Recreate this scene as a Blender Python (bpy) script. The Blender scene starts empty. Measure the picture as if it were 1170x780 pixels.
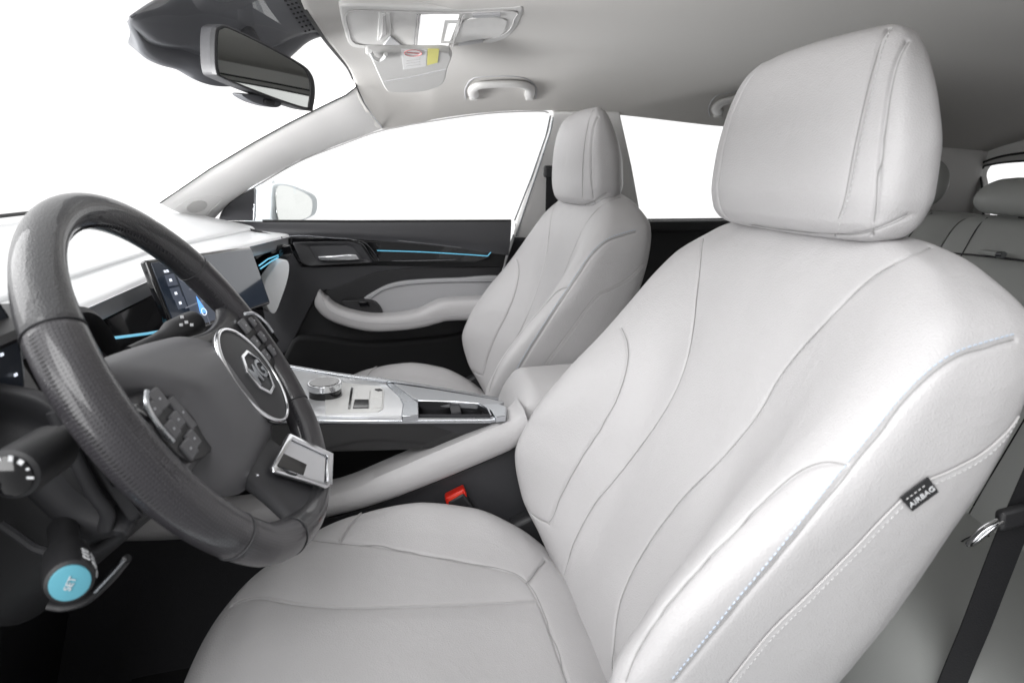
import bpy, bmesh, math, random
import numpy as np
from mathutils import Vector, Matrix
from mathutils.bvhtree import BVHTree
random.seed(4)
S = bpy.context.scene
COL = S.collection
# ------------------------------------------------------------------ camera
FPX, YAW, PITCH = 720.0, math.radians(9.9), math.radians(15.1)
CAM = np.array([0.0, 0.0, 0.95])
cd = bpy.data.cameras.new('camera'); cam = bpy.data.objects.new('camera', cd); COL.objects.link(cam)
cam.location = CAM; cam.rotation_euler = (math.pi/2 - PITCH, 0, -YAW)
cd.sensor_width = 36; cd.lens = FPX/1170*36; cd.clip_start = 0.02; cd.clip_end = 200
cd.dof.use_dof = True; cd.dof.focus_distance = 0.95; cd.dof.aperture_fstop = 7.0
S.camera = cam
# ------------------------------------------------------------------ light: white studio all round, softboxes at door and windscreen, added fill lamps
w = bpy.data.worlds.new('World'); S.world = w; w.use_nodes = True
w.node_tree.nodes['Background'].inputs[0].default_value = (1, 1, 1, 1)
w.node_tree.nodes['Background'].inputs[1].default_value = 1.08
# the studio is white ahead of and beyond the car and dims towards the side the photographer stands on
_nt = w.node_tree; _tc = _nt.nodes.new('ShaderNodeTexCoord'); _dp = _nt.nodes.new('ShaderNodeVectorMath'); _dp.operation = 'DOT_PRODUCT'; _dp.inputs[1].default_value = (-0.42, 0.9, 0.1)
_mr = _nt.nodes.new('ShaderNodeMapRange'); _mr.interpolation_type = 'SMOOTHSTEP'; _mr.inputs[1].default_value = -0.75; _mr.inputs[2].default_value = 0.12; _mr.inputs[3].default_value = 0.27; _mr.inputs[4].default_value = 1.10
_nt.links.new(_tc.outputs['Generated'], _dp.inputs[0]); _nt.links.new(_dp.outputs['Value'], _mr.inputs[0]); _nt.links.new(_mr.outputs[0], _nt.nodes['Background'].inputs[1])
def area(name, loc, target, size, power, col=(1, 1, 1), sy=None):
    l = bpy.data.lights.new(name, 'AREA'); l.energy = power; l.size = size; l.color = col
    if sy: l.shape = 'RECTANGLE'; l.size_y = sy
    o = bpy.data.objects.new(name, l); COL.objects.link(o); o.location = loc
    o.rotation_euler = (Vector(target)-Vector(loc)).to_track_quat('-Z', 'Y').to_euler()
    return o
area('studio_softbox_door', (-0.5, -1.1, 2.1), (-0.05, 0.7, 0.45), 1.2, 27)
area('studio_softbox_windscreen', (-1.9, 0.9, 2.1), (0.2, 0.9, 0.6), 1.6, 34)
area('bonnet_bounce_fill', (-2.3, 0.8, 0.45), (0.0, 1.0, 1.14), 1.8, 150, sy=.5)  # added lamp, stands in for bounce off the bonnet and white floor
area('rim_sheen_fill', (-1.5, -1.2, 1.05), (-0.15, 0.7, 0.75), 1.1, 15)  # added lamp for sheen on the wheel rim and light on the headrest
S.view_settings.view_transform = 'Standard'; S.view_settings.look = 'None'
S.view_settings.exposure = 0.27; S.view_settings.gamma = 1.0
S.cycles.max_bounces = 10; S.cycles.transparent_max_bounces = 12
# ------------------------------------------------------------------ photo ray helpers (a pixel of the photo + a real distance = a point)
_R = np.array([math.cos(YAW), -math.sin(YAW), 0]); _F = np.array([math.sin(YAW)*math.cos(PITCH), math.cos(YAW)*math.cos(PITCH), -math.sin(PITCH)]); _U = np.cross(_R, _F)
def ray(px, py): return _R*(px-585)+_U*(390-py)+_F*FPX
def PY(px, py, Y): d = ray(px, py); return CAM+d*(Y/d[1])
def PX(px, py, X): d = ray(px, py); return CAM+d*(X/d[0])
def PZ(px, py, Z): d = ray(px, py); return CAM+d*((Z-CAM[2])/d[2])
def PL(px, py, p0, n):
    d = ray(px, py); p0 = np.array(p0, float); n = np.array(n, float); return CAM+d*(((p0-CAM)@n)/(d@n))
# ------------------------------------------------------------------ materials
def mat(name, col, rough=0.5, metal=0.0, bump=None, coat=0.0, spec=0.5, var=0.0, sheen=0.0, dots=None, emit=None, wrinkle=0):
    m = bpy.data.materials.new(name); m.use_nodes = True; nt = m.node_tree; b = nt.nodes['Principled BSDF']
    b.inputs['Base Color'].default_value = (*col, 1); b.inputs['Roughness'].default_value = rough
    b.inputs['Metallic'].default_value = metal; b.inputs['Coat Weight'].default_value = coat
    b.inputs['Specular IOR Level'].default_value = spec; b.inputs['Sheen Weight'].default_value = sheen
    tc = nt.nodes.new('ShaderNodeTexCoord')
    if emit: b.inputs['Emission Color'].default_value = (*emit[0], 1); b.inputs['Emission Strength'].default_value = emit[1]
    if var:
        n = nt.nodes.new('ShaderNodeTexNoise'); n.inputs['Scale'].default_value = 9; n.inputs['Detail'].default_value = 5
        nt.links.new(tc.outputs['Object'], n.inputs['Vector'])
        r = nt.nodes.new('ShaderNodeMapRange'); r.inputs[3].default_value = 1-var; r.inputs[4].default_value = 1+var
        mx = nt.nodes.new('ShaderNodeVectorMath'); mx.operation = 'SCALE'; mx.inputs[0].default_value = col
        nt.links.new(n.outputs['Fac'], r.inputs[0]); nt.links.new(r.outputs[0], mx.inputs['Scale']); nt.links.new(mx.outputs[0], b.inputs['Base Color'])
        r2 = nt.nodes.new('ShaderNodeMapRange'); r2.inputs[3].default_value = rough*0.88; r2.inputs[4].default_value = min(1, rough*1.12)
        nt.links.new(n.outputs['Fac'], r2.inputs[0]); nt.links.new(r2.outputs[0], b.inputs['Roughness'])
    last = None
    if bump:
        kind, sc, st = bump
        if kind == 'v':
            t = nt.nodes.new('ShaderNodeTexVoronoi'); t.inputs['Scale'].default_value = sc; out = t.outputs['Distance']
        else:
            t = nt.nodes.new('ShaderNodeTexNoise'); t.inputs['Scale'].default_value = sc; t.inputs['Detail'].default_value = 4; out = t.outputs['Fac']
        nt.links.new(tc.outputs['Object'], t.inputs['Vector'])
        bp = nt.nodes.new('ShaderNodeBump'); bp.inputs['Strength'].default_value = st; bp.inputs['Distance'].default_value = 0.001
        nt.links.new(out, bp.inputs['Height']); nt.links.new(bp.outputs[0], b.inputs['Normal']); last = bp
    if wrinkle:   # slow unevenness of stretched leather
        t = nt.nodes.new('ShaderNodeTexNoise'); t.inputs['Scale'].default_value = 16; t.inputs['Detail'].default_value = 3; t.inputs['Distortion'].default_value = 0.6
        nt.links.new(tc.outputs['Object'], t.inputs['Vector']); b2 = nt.nodes.new('ShaderNodeBump'); b2.inputs['Strength'].default_value = wrinkle; b2.inputs['Distance'].default_value = 0.006
        nt.links.new(t.outputs['Fac'], b2.inputs['Height'])
        if last: nt.links.new(last.outputs[0], b2.inputs['Normal'])
        nt.links.new(b2.outputs[0], b.inputs['Normal']); last = b2
    if dots:   # perforated leather: regular grid of small holes laid out along the UVs
        uv = nt.nodes.new('ShaderNodeUVMap'); mp = nt.nodes.new('ShaderNodeMapping'); mp.inputs['Scale'].default_value = (dots[0], dots[1], 1)
        fr = nt.nodes.new('ShaderNodeVectorMath'); fr.operation = 'FRACTION'
        ds = nt.nodes.new('ShaderNodeVectorMath'); ds.operation = 'DISTANCE'; ds.inputs[1].default_value = (0.5, 0.5, 0)
        mr = nt.nodes.new('ShaderNodeMapRange'); mr.inputs[1].default_value = 0.16; mr.inputs[2].default_value = 0.3
        nt.links.new(uv.outputs[0], mp.inputs[0]); nt.links.new(mp.outputs[0], fr.inputs[0]); nt.links.new(fr.outputs[0], ds.inputs[0]); nt.links.new(ds.outputs['Value'], mr.inputs[0])
        bp = nt.nodes.new('ShaderNodeBump'); bp.inputs['Strength'].default_value = 1.0; bp.inputs['Distance'].default_value = 0.0007
        nt.links.new(mr.outputs[0], bp.inputs['Height'])
        if last: nt.links.new(last.outputs[0], bp.inputs['Normal'])
        nt.links.new(bp.outputs[0], b.inputs['Normal'])
    return m
def glass(name, tint=(0.96, 0.98, 0.98), gloss=0.05):
    m = bpy.data.materials.new(name); m.use_nodes = True; nt = m.node_tree; nt.nodes.clear()
    o = nt.nodes.new('ShaderNodeOutputMaterial'); t = nt.nodes.new('ShaderNodeBsdfTransparent'); t.inputs[0].default_value = (*tint, 1)
    g = nt.nodes.new('ShaderNodeBsdfGlossy'); g.inputs['Roughness'].default_value = 0.02
    lf = nt.nodes.new('ShaderNodeLayerWeight'); pw = nt.nodes.new('ShaderNodeMath'); pw.operation = 'POWER'; pw.inputs[1].default_value = 5; nt.links.new(lf.outputs['Facing'], pw.inputs[0])
    lw = nt.nodes.new('ShaderNodeMath'); lw.operation = 'MULTIPLY_ADD'; lw.inputs[1].default_value = 0.6; lw.inputs[2].default_value = 0.03; nt.links.new(pw.outputs[0], lw.inputs[0])
    mx = nt.nodes.new('ShaderNodeMixShader'); nt.links.new(lw.outputs[0], mx.inputs[0]); nt.links.new(t.outputs[0], mx.inputs[1]); nt.links.new(g.outputs[0], mx.inputs[2]); nt.links.new(mx.outputs[0], o.inputs[0])
    return m
M = dict(
 leather=mat('light_grey_leather', (0.525, 0.516, 0.522), 0.40, wrinkle=.30, bump=('v', 620, 0.30), var=0.025, spec=0.45),
 leather_perf=mat('light_grey_leather_insert', (0.60, 0.59, 0.58), 0.5, bump=('v', 900, 0.2), var=0.02, spec=0.4),
 seam=mat('seam_shadow_thread', (0.35, 0.345, 0.345), 0.7), plate=mat('silver_with_window_glare', (0.84, 0.85, 0.87), 0.22, 0.35, coat=.3),
 thread=mat('pale_blue_thread', (0.55, 0.64, 0.76), 0.6), thread_w=mat('white_thread', (0.62, 0.62, 0.62), 0.6),
 piping=mat('seam_piping', (0.53, 0.52, 0.52), 0.5),
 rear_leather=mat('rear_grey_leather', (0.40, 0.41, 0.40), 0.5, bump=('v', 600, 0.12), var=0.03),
 black_leather=mat('black_smooth_leather', (0.028, 0.028, 0.031), 0.38, coat=.5, wrinkle=.12, bump=('v', 700, 0.45), var=0.12, spec=0.6),
 perf=mat('black_perforated_leather', (0.028, 0.026, 0.031), 0.40, bump=('v', 900, 0.10), spec=0.7, dots=(430, 44), coat=.45),
 hub=mat('charcoal_soft_plastic', (0.10, 0.10, 0.107), 0.42, bump=('n', 1500, 0.15), var=0.05),
 plastic=mat('black_plastic', (0.022, 0.022, 0.024), 0.5, bump=('n', 1200, 0.2), var=0.1),
 plastic2=mat('dark_grey_plastic', (0.040, 0.040, 0.044), 0.55, bump=('n', 900, 0.25), var=0.08),
 doorpad=mat('dark_grey_door_skin', (0.05, 0.05, 0.055), 0.5, bump=('v', 700, 0.2), var=0.06),
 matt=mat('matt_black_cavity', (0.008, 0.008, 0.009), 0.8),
 gloss=mat('piano_black', (0.006, 0.006, 0.007), 0.08, coat=0.6),
 carpet=mat('black_carpet', (0.012, 0.012, 0.013), 0.95, bump=('n', 700, 1.0), var=0.3),
 chrome=mat('satin_chrome', (0.80, 0.81, 0.83), 0.14, 1.0), satin=mat('satin_silver_trim', (0.62, 0.64, 0.67), 0.27, 1.0, var=0.03),
 darkchrome=mat('smoked_chrome', (0.30, 0.31, 0.33), 0.16, 1.0),
 roof=mat('roof_lining_fabric', (0.50, 0.485, 0.465), 0.9, bump=('n', 900, 0.5), var=0.02, sheen=0.2),
 trim=mat('light_pillar_trim', (0.84, 0.83, 0.82), 0.6, bump=('n', 900, 0.2), var=0.02),
 light_plastic=mat('light_grey_plastic', (0.62, 0.615, 0.605), 0.42, bump=('n', 900, 0.1), var=0.02),
 switch=mat('pale_switch_plastic', (0.72, 0.72, 0.71), 0.35),
 dash=mat('white_dash_skin', (0.86, 0.87, 0.88), 0.34, bump=('v', 700, 0.12), var=0.02),
 dash_band=mat('silver_grey_dash_band', (0.42, 0.43, 0.45), 0.3, 0.4, var=0.03),
 insert=mat('grey_door_insert', (0.44, 0.44, 0.455), 0.6, bump=('v', 800, 0.2), var=0.03),
 shroud=mat('camera_shroud_grey', (0.105, 0.108, 0.118), 0.45, bump=('n', 900, 0.15), var=0.04),
 rubber=mat('black_rubber_seal', (0.012, 0.012, 0.013), 0.6),
 cyan=mat('blue_ambient_light', (0.1, 0.4, 0.6), 0.3, emit=((0.13, 0.42, 0.58), 0.85)),
 cyan_cap=mat('sky_blue_cap', (0.13, 0.42, 0.53), 0.35),
 white=mat('white_marking', (0.75, 0.76, 0.78), 0.5), red=mat('red_button', (0.72, 0.025, 0.012), 0.35),
 yellow=mat('yellow_label', (0.78, 0.74, 0.25), 0.6), pink=mat('red_print', (0.7, 0.25, 0.25), 0.6), paper=mat('white_label', (0.78, 0.78, 0.78), 0.6),
 mirror=mat('mirror_glass', (0.82, 0.84, 0.82), 0.01, 1.0), body=mat('white_car_paint', (0.72, 0.78, 0.80), 0.25, coat=0.5),
 seatbelt=mat('black_webbing', (0.014, 0.014, 0.016), 0.7, bump=('n', 500, 0.6)),
 glass=glass('clear_window_glass', (.99, .99, .99)), rglass=glass('tinted_rear_glass', (.98, .98, .98)), lens=mat('lamp_lens', (0.86, 0.86, 0.86), 0.12, emit=((1, 1, 1), 0.55)),
 scr=mat('screen_base', (0.012, 0.016, 0.022), 0.06, coat=0.5, emit=((0.010, 0.014, 0.022), 1.0)),
 scr_road=mat('screen_road', (0.05, 0.05, 0.06), 0.1, emit=((0.11, 0.12, 0.15), 1.0)),
 scr_tile=mat('screen_tile', (0.05, 0.05, 0.06), 0.1, emit=((0.045, 0.055, 0.075), 1.0)),
 scr_white=mat('screen_white', (0.5, 0.5, 0.5), 0.3, emit=((0.75, 0.8, 0.9), 1.0)),
 scr_blue=mat('screen_blue', (0.1, 0.2, 0.5), 0.3, emit=((0.12, 0.4, 0.95), 1.0)),
 cluster=mat('cluster_display', (0.006, 0.008, 0.011), 0.35, emit=((0.001, 0.002, 0.004), 1.0)),
 studio=mat('white_studio_floor', (0.9, 0.9, 0.9), 0.7),
)
# ------------------------------------------------------------------ object helpers
def link(o, parent=None):
    COL.objects.link(o)
    if parent is not None:
        o.parent = parent
        o.matrix_parent_inverse = world_of(parent).inverted()
    return o
def world_of(o):
    m = o.matrix_basis.copy()
    if o.parent: m = world_of(o.parent) @ o.matrix_parent_inverse @ m
    return m
def tag(o, label=None, cat=None, group=None, kind=None):
    if label: o['label'] = label
    if cat: o['category'] = cat
    if group: o['group'] = group
    if kind: o['kind'] = kind
    return o
def thing(name, label, cat, loc, group=None):
    o = bpy.data.objects.new(name, None); COL.objects.link(o); o.location = loc; o.empty_display_size = 0.05
    return tag(o, label, cat, group)
def mesh(name, verts, faces, m, parent=None, smooth=True, bevel=0, seg=3, subd=0, uvs=None, angle=40):
    me = bpy.data.meshes.new(name); me.from_pydata([tuple(map(float, v)) for v in verts], [], [tuple(f) for f in faces])
    bm = bmesh.new(); bm.from_mesh(me); bmesh.ops.remove_doubles(bm, verts=bm.verts, dist=1e-6) if uvs is None else None
    bmesh.ops.recalc_face_normals(bm, faces=bm.faces); bm.to_mesh(me); bm.free()
    ms = m if isinstance(m, (list, tuple)) else [m]
    for x in ms: me.materials.append(M[x] if isinstance(x, str) else x)
    if uvs is not None:
        ul = me.uv_layers.new(name='UVMap')
        for lp in me.loops: ul.data[lp.index].uv = uvs[lp.vertex_index]
    o = bpy.data.objects.new(name, me); link(o, parent)
    if bevel:
        b = o.modifiers.new('bevel', 'BEVEL'); b.width = bevel; b.segments = seg; b.limit_method = 'ANGLE'; b.angle_limit = math.radians(30)
    if subd:
        s = o.modifiers.new('subd', 'SUBSURF'); s.levels = subd; s.render_levels = subd
    for p in me.polygons: p.use_smooth = smooth
    if smooth and angle:
        try: me.set_sharp_from_angle(angle=math.radians(angle))
        except Exception: pass
    return o
class MB:
    def __init__(s): s.v = []; s.f = []
    def add(s, v, f): n = len(s.v); s.v += [tuple(map(float, p)) for p in v]; s.f += [tuple(i+n for i in q) for q in f]
    def box(s, c, size, ax=None):
        ax = np.eye(3) if ax is None else np.array(ax, float); c = np.array(c, float); h = np.array(size)/2
        v = [c+ax[0]*sx*h[0]+ax[1]*sy*h[1]+ax[2]*sz*h[2] for sx in (-1, 1) for sy in (-1, 1) for sz in (-1, 1)]
        s.add(v, [(0, 1, 3, 2), (4, 6, 7, 5), (0, 4, 5, 1), (2, 3, 7, 6), (0, 2, 6, 4), (1, 5, 7, 3)])
    def prism(s, pts, off):   # polygon pts (3D) extruded by the vector off
        n = len(pts); off = np.array(off, float); v = [np.array(p, float) for p in pts]; v += [p+off for p in v]
        s.add(v, [tuple(range(n)), tuple(range(2*n-1, n-1, -1))]+[(i, (i+1) % n, n+(i+1) % n, n+i) for i in range(n)])
    def ring(s, outer, inner, off):
        n = len(outer); off = np.array(off, float); o = [np.array(p, float) for p in outer]; i_ = [np.array(p, float) for p in inner]
        v = o+i_+[p+off for p in o]+[p+off for p in i_]; f = []
        for a in range(n):
            b = (a+1) % n
            f += [(a, b, n+b, n+a), (2*n+a, 3*n+a, 3*n+b, 2*n+b), (a, 2*n+a, 2*n+b, b), (n+a, n+b, 3*n+b, 3*n+a)]
        s.add(v, f)
    def tube(s, pts, r, n=10, flat=1.0, up=None, cap=True):
        pts = [np.array(p, float) for p in pts]; m = len(pts); rr = r if hasattr(r, '__len__') else [r]*m; v = []; prev = None
        for i, p in enumerate(pts):
            t = pts[min(i+1, m-1)]-pts[max(i-1, 0)]; t = t/(np.linalg.norm(t)+1e-12)
            if up is not None: a = np.cross(np.array(up, float), t)
            else:
                a = prev-t*(prev@t) if prev is not None else np.cross(t, [0, 0, 1] if abs(t[2]) < .9 else [1, 0, 0])
            a = a/(np.linalg.norm(a)+1e-12); prev = a; b = np.cross(t, a)
            for k in range(n):
                q = 2*math.pi*k/n; v.append(p+a*math.cos(q)*rr[i]+b*math.sin(q)*rr[i]*flat)
        f = [(i*n+k, i*n+(k+1) % n, (i+1)*n+(k+1) % n, (i+1)*n+k) for i in range(m-1) for k in range(n)]
        if cap: f += [tuple(range(n-1, -1, -1)), tuple((m-1)*n+k for k in range(n))]
        s.add(v, f)
    def build(s, name, m, parent=None, **k): return mesh(name, s.v, s.f, m, parent, **k)
def cr(pts, n=8, closed=False):      # Catmull-Rom through points
    P = np.array(pts, float); m = len(P); out = []
    for i in range(m if closed else m-1):
        p1 = P[i]; p2 = P[(i+1) % m]
        p0 = P[(i-1) % m] if closed or i > 0 else 2*p1-p2
        p3 = P[(i+2) % m] if closed or i+2 < m else 2*p2-p1
        for k in range(n):
            t = k/n; out.append(0.5*((2*p1)+(-p0+p2)*t+(2*p0-5*p1+4*p2-p3)*t*t+(-p0+3*p1-3*p2+p3)*t**3))
    if not closed: out.append(P[-1])
    return np.array(out)
def herm(x, xs, ys):                 # smooth monotone-ish interpolation
    x = np.atleast_1d(np.array(x, float)); xs = np.array(xs, float); ys = np.array(ys, float)
    d = np.diff(ys)/np.diff(xs); m = np.empty(len(xs)); m[0] = d[0]; m[-1] = d[-1]
    for i in range(1, len(xs)-1): m[i] = 0 if d[i-1]*d[i] <= 0 else 2*d[i-1]*d[i]/(d[i-1]+d[i])
    k = np.clip(np.searchsorted(xs, x)-1, 0, len(xs)-2); h = xs[k+1]-xs[k]; t = np.clip((x-xs[k])/h, 0, 1)
    return (1+2*t)*(1-t)**2*ys[k]+t*(1-t)**2*h*m[k]+t*t*(3-2*t)*ys[k+1]+t*t*(t-1)*h*m[k+1]
def resample(P, n):
    P = np.array(P, float); d = np.r_[0, np.cumsum(np.linalg.norm(np.diff(P, axis=0), axis=1))]; t = np.linspace(0, d[-1], n)
    return np.stack([np.interp(t, d, P[:, j]) for j in range(P.shape[1])], 1)
def grid(name, G, m, parent=None, close_u=False, thick=0, caps=False, **k):
    G = np.array(G, float); a, b = G.shape[:2]; v = G.reshape(-1, 3); f = []
    bb = b if close_u else b-1
    for i in range(a-1):
        for j in range(bb): f.append((i*b+j, i*b+(j+1) % b, (i+1)*b+(j+1) % b, (i+1)*b+j))
    if caps: f += [tuple(range(b-1, -1, -1)), tuple((a-1)*b+j for j in range(b))]
    o = mesh(name, v, f, m, parent, **k)
    if thick:
        s = o.modifiers.new('solid', 'SOLIDIFY'); s.thickness = thick; s.offset = 0
    return o
def px_plate(name, pix, fn, off, m, parent=None, smoothpts=0, bevel=0.002, closed=True, **k):
    p = cr(pix, smoothpts, True) if smoothpts else pix
    mb = MB(); mb.prism([fn(x, y) for x, y in p], off); return mb.build(name, m, parent, bevel=bevel, **k)
def text(name, body, size, origin, xdir, ydir, m, parent=None, extr=0.0004, align='CENTER', bold=0):
    cu = bpy.data.curves.new('t', 'FONT'); cu.body = body; cu.size = size; cu.extrude = extr; cu.offset = bold; cu.align_x = align; cu.align_y = 'CENTER'
    o = bpy.data.objects.new('t', cu); COL.objects.link(o); dg = bpy.context.evaluated_depsgraph_get()
    me = bpy.data.meshes.new_from_object(o.evaluated_get(dg)); bpy.data.objects.remove(o)
    x = Vector(xdir).normalized(); y = Vector(ydir).normalized(); y = (y-x*y.dot(x)).normalized(); z = x.cross(y)
    R = Matrix((x, y, z)).transposed().to_4x4(); R.translation = Vector(origin); me.transform(R)
    me.materials.clear(); me.materials.append(M[m]); me.name = name
    r = bpy.data.objects.new(name, me); link(r, parent); return r
def vnormals(me):
    n = np.empty(len(me.vertices)*3); me.vertex_normals.foreach_get('vector', n); return n.reshape(-1, 3)
def coords(me):
    n = np.empty(len(me.vertices)*3); me.vertices.foreach_get('co', n); return n.reshape(-1, 3)
def bvh(o):
    me = o.data; return BVHTree.FromPolygons([v.co[:] for v in me.vertices], [p.vertices[:] for p in me.polygons])
def cast(tree, pix, n=70):           # a seam seen in the photo, laid on the real surface
    out = []
    for x, y in resample(cr(pix, 10), n):
        d = Vector(ray(x, y)).normalized(); h = tree.ray_cast(Vector(CAM), d)
        if h[0] is not None: out.append((np.array(h[0]), np.array(h[1])))
    return out
def mirror_line(L, yc, tree):
    out = []
    for p, n in L:
        q = p.copy(); q[1] = 2*yc-q[1]; h = tree.find_nearest(Vector(q)); out.append((np.array(h[0]), np.array(h[1])))
    return out
def smooth3(P, n=4):
    P = np.array(P, float)
    for _ in range(n): Q = P.copy(); Q[1:-1] = (P[:-2]+2*P[1:-1]+P[2:])/4; P = Q
    return P
def groove(o, lines, depth=0.0022, width=0.0026, puff=0.0, pw=0.03):
    from mathutils.kdtree import KDTree
    me = o.data; co = coords(me); nn = vnormals(me); S_ = np.concatenate([resample(smooth3([p for p, _ in L]), 400) for L in lines if len(L) > 2])
    kd = KDTree(len(S_))
    for i, p in enumerate(S_): kd.insert(p, i)
    kd.balance(); dmin = np.array([kd.find(c)[2] for c in co])
    off = -depth*np.exp(-(dmin/width)**2)-puff*np.exp(-(dmin/pw))
    co = co+nn*off[:, None]; me.vertices.foreach_set('co', co.ravel()); me.update()
def stitches(name, L, parent, m='thread_w', side=0.004, step=0.006, ln=0.0035, r=0.0005, lift=0.0004, tree=None):
    P = np.array([p for p, _ in L]); N = np.array([n for _, n in L]); tot = np.linalg.norm(np.diff(P, axis=0), axis=1).sum(); k = max(3, int(tot/step))
    Q = resample(P, k); NN = resample(N, k); mb = MB()
    for i in range(k-1):
        t = Q[i+1]-Q[i]; t /= np.linalg.norm(t)+1e-9; n = NN[i]/(np.linalg.norm(NN[i])+1e-9); sd = np.cross(n, t)
        c = Q[i]+sd*side
        if tree is not None: c = np.array(tree.find_nearest(Vector(c))[0])
        c = c+n*lift; mb.tube([c, c+t*ln*0.5+n*0.0002, c+t*ln], r, 5)
    return mb.build(name, m, parent)
def cord(name, L, parent, m, r=0.0012, lift=0.0, side=0.0):
    P = np.array([p for p, _ in L]); N = np.array([n for _, n in L]); T = np.gradient(P, axis=0); T /= np.linalg.norm(T, axis=1)[:, None]+1e-9
    mb = MB(); mb.tube(P+N*lift+np.cross(N, T)*side, r, 8); return mb.build(name, m, parent)
# ================================================================== THE CABIN SHELL
YC = 1.02
# studio floor far below, car floor

fx = np.linspace(-1.0, 1.9, 60); fy = np.linspace(0.22, 1.80, 50)
G = [[(x, y, 0.06+1.65*max(0, (-x-0.62))+0.012*math.sin(x*7)*math.sin(y*5)+(0.13*math.exp(-((y-YC)/0.11)**4) if x > -.5 else 0)) for y in fy] for x in fx]
o = grid('floor', G, 'carpet', thick=0.01); tag(o, kind='structure')
fb = thing('footwell_lining', 'black carpet lining at the sides and front of the footwell', 'footwell lining', (-.9, YC, .1))
for nm, c, z_ in (('side_lining', (.2, 1.79, .28), (2.8, .02, .60)), ('front_lining', (-.98, YC, .35), (.02, 1.6, .66)), ('side_lining', (-.68, .285, .32), (.62, .02, .60)), ('side_lining', (1.2, .265, .1), (1.2, .02, .3))):
    mb = MB(); mb.box(c, z_); mb.build(nm, 'carpet', fb, bevel=.004)
# side plane of the far side: leans inwards towards the roof
SP0, SPN = (0, 1.75, 0.82), (0, 1, 0.37)
def sidep(x, y, off=0.0): return PL(x, y, (0, 1.75-off, 0.82), SPN)
# roof edge above the far windows (in the photo: header corner, over the window tops, then straight back)
edge_px = [(405, 97), (413, 118), (437, 147), (500, 135), (560, 127.5), (620, 125.5), (700, 130), (815, 143)]
E_ = [PY(405, 97, 1.52), PY(414, 120, 1.58)]+[sidep(x, y) for x, y in edge_px[2:]]
last = E_[-1]
E_ += [np.array([0.95, last[1]+0.005, last[2]-0.004]), np.array([1.15, last[1]+.01, last[2]-0.02]), np.array([1.4, last[1]-.02, last[2]-0.045]), np.array([1.75, 1.56, last[2]-0.075])]
EX = cr(E_, 10)
roof_xs = np.maximum.accumulate(EX[:, 0].copy())
def roof_edge(x): return float(np.interp(x, roof_xs, EX[:, 1])), float(np.interp(x, roof_xs, EX[:, 2]))
def roof_z(x, y):       # height of the lining
    ye, ze = roof_edge(x); t = min(1, abs(y-YC)/(ye-YC)); zc = 1.168+0.012*math.exp(-((x-.45)/.5)**2)-0.42*max(0, (x-1.1))**2
    return zc-(zc-ze)*t**4.2
rail = [PY(405, 92, 1.52), PY(398, 78, 1.45), PY(385, 62, 1.33), PY(372, 46, 1.20), PY(360, 28, 1.1), PY(345, 5, 1.0), PY(330, -25, .9)]
RC = cr(rail, 8)[::-1]
taus = np.linspace(-1, 1, 91)
def lerp(a, b, t): return a+(b-a)*t
def back_pt(t, x): ye, ze = roof_edge(x); y = YC+(ye-YC)*math.sin(t*math.pi/2); return np.array([x, y, roof_z(x, y)])
def front_pt(t):
    y = YC+(1.52-YC)*math.sin(abs(t)*math.pi/2); p = np.array([np.interp(y, RC[:, 1], RC[:, 0]), y, np.interp(y, RC[:, 1], RC[:, 2])])
    if t < 0: p[1] = 2*YC-p[1]
    return p
E0 = EX[EX[:, 0] <= .1]; E0[0] = front_pt(1); ES = resample(E0, 26); G = []
XB = ES[-1][0]
for k in range(26):
    s_ = k/25; row = []
    for t in taus:
        f_, b_ = front_pt(t), back_pt(t, XB); p = lerp(f_, b_, s_); p[2] += .012*math.sin(math.pi*s_)*(1-abs(t)**3)
        c = (ES[k]-lerp(front_pt(1), back_pt(1, XB), s_))*abs(t)**7
        if t < 0: c = c*np.array([1, -1, 1])
        row.append(p+c)
    G.append(row)
for x in np.linspace(XB+.012, 1.75, 80): G.append([back_pt(t, x) for t in taus])
o = ROOF = grid('roof_lining', G, 'roof', thick=0.004); tag(o, 'pale grey fabric roof lining stretched over the whole cabin', 'roof lining')
# A pillar: from dash corner to the header
up_px = [(183, 232), (240, 193), (290, 163), (330, 141), (370, 121), (395, 109), (408, 99), (405, 92)]
lo_px = [(243, 252), (262, 232), (290, 212), (340, 184), (385, 166), (415, 155), (437, 147), (440, 146)]
U_ = resample(np.array([PY(x, y, 1.60-0.08*i/7) for i, (x, y) in enumerate(up_px)]), 40)
L_ = resample(np.array([sidep(x, y) for x, y in lo_px]), 40)
G = []
for i in range(40):
    a, b = U_[i], L_[i]; row = []
    nrm = np.cross(b-a, U_[min(i+1, 39)]-U_[max(i-1, 0)]); nrm /= np.linalg.norm(nrm)
    if nrm[1] > 0: nrm = -nrm
    row.append(a-nrm*0.02+(a-b)*0.05)
    for t in np.linspace(0, 1, 14): row.append(a+(b-a)*t+nrm*0.014*(1-(i/39)**3*.95)*math.sin(math.pi*t)**0.6)
    row.append(b-nrm*0.025+(b-a)*0.02); G.append(row)
ap = thing('windscreen_pillar', 'pale trim pillar beside the far front side window, with a small round speaker cover at its foot', 'pillar', (-.5, 1.66, .83))
po = grid('pillar_trim', G, 'trim', ap)
tree = bvh(po)
tw = cast(tree, [(197, 240), (220, 226), (253, 226), (241, 240), (232, 248), (205, 248), (197, 240)], 50)
cord('cover_outline', tw, ap, 'trim', 0.0011, -0.0002)
cen = cast(tree, [(224, 236), (225, 236), (226, 236)], 3)
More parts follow.
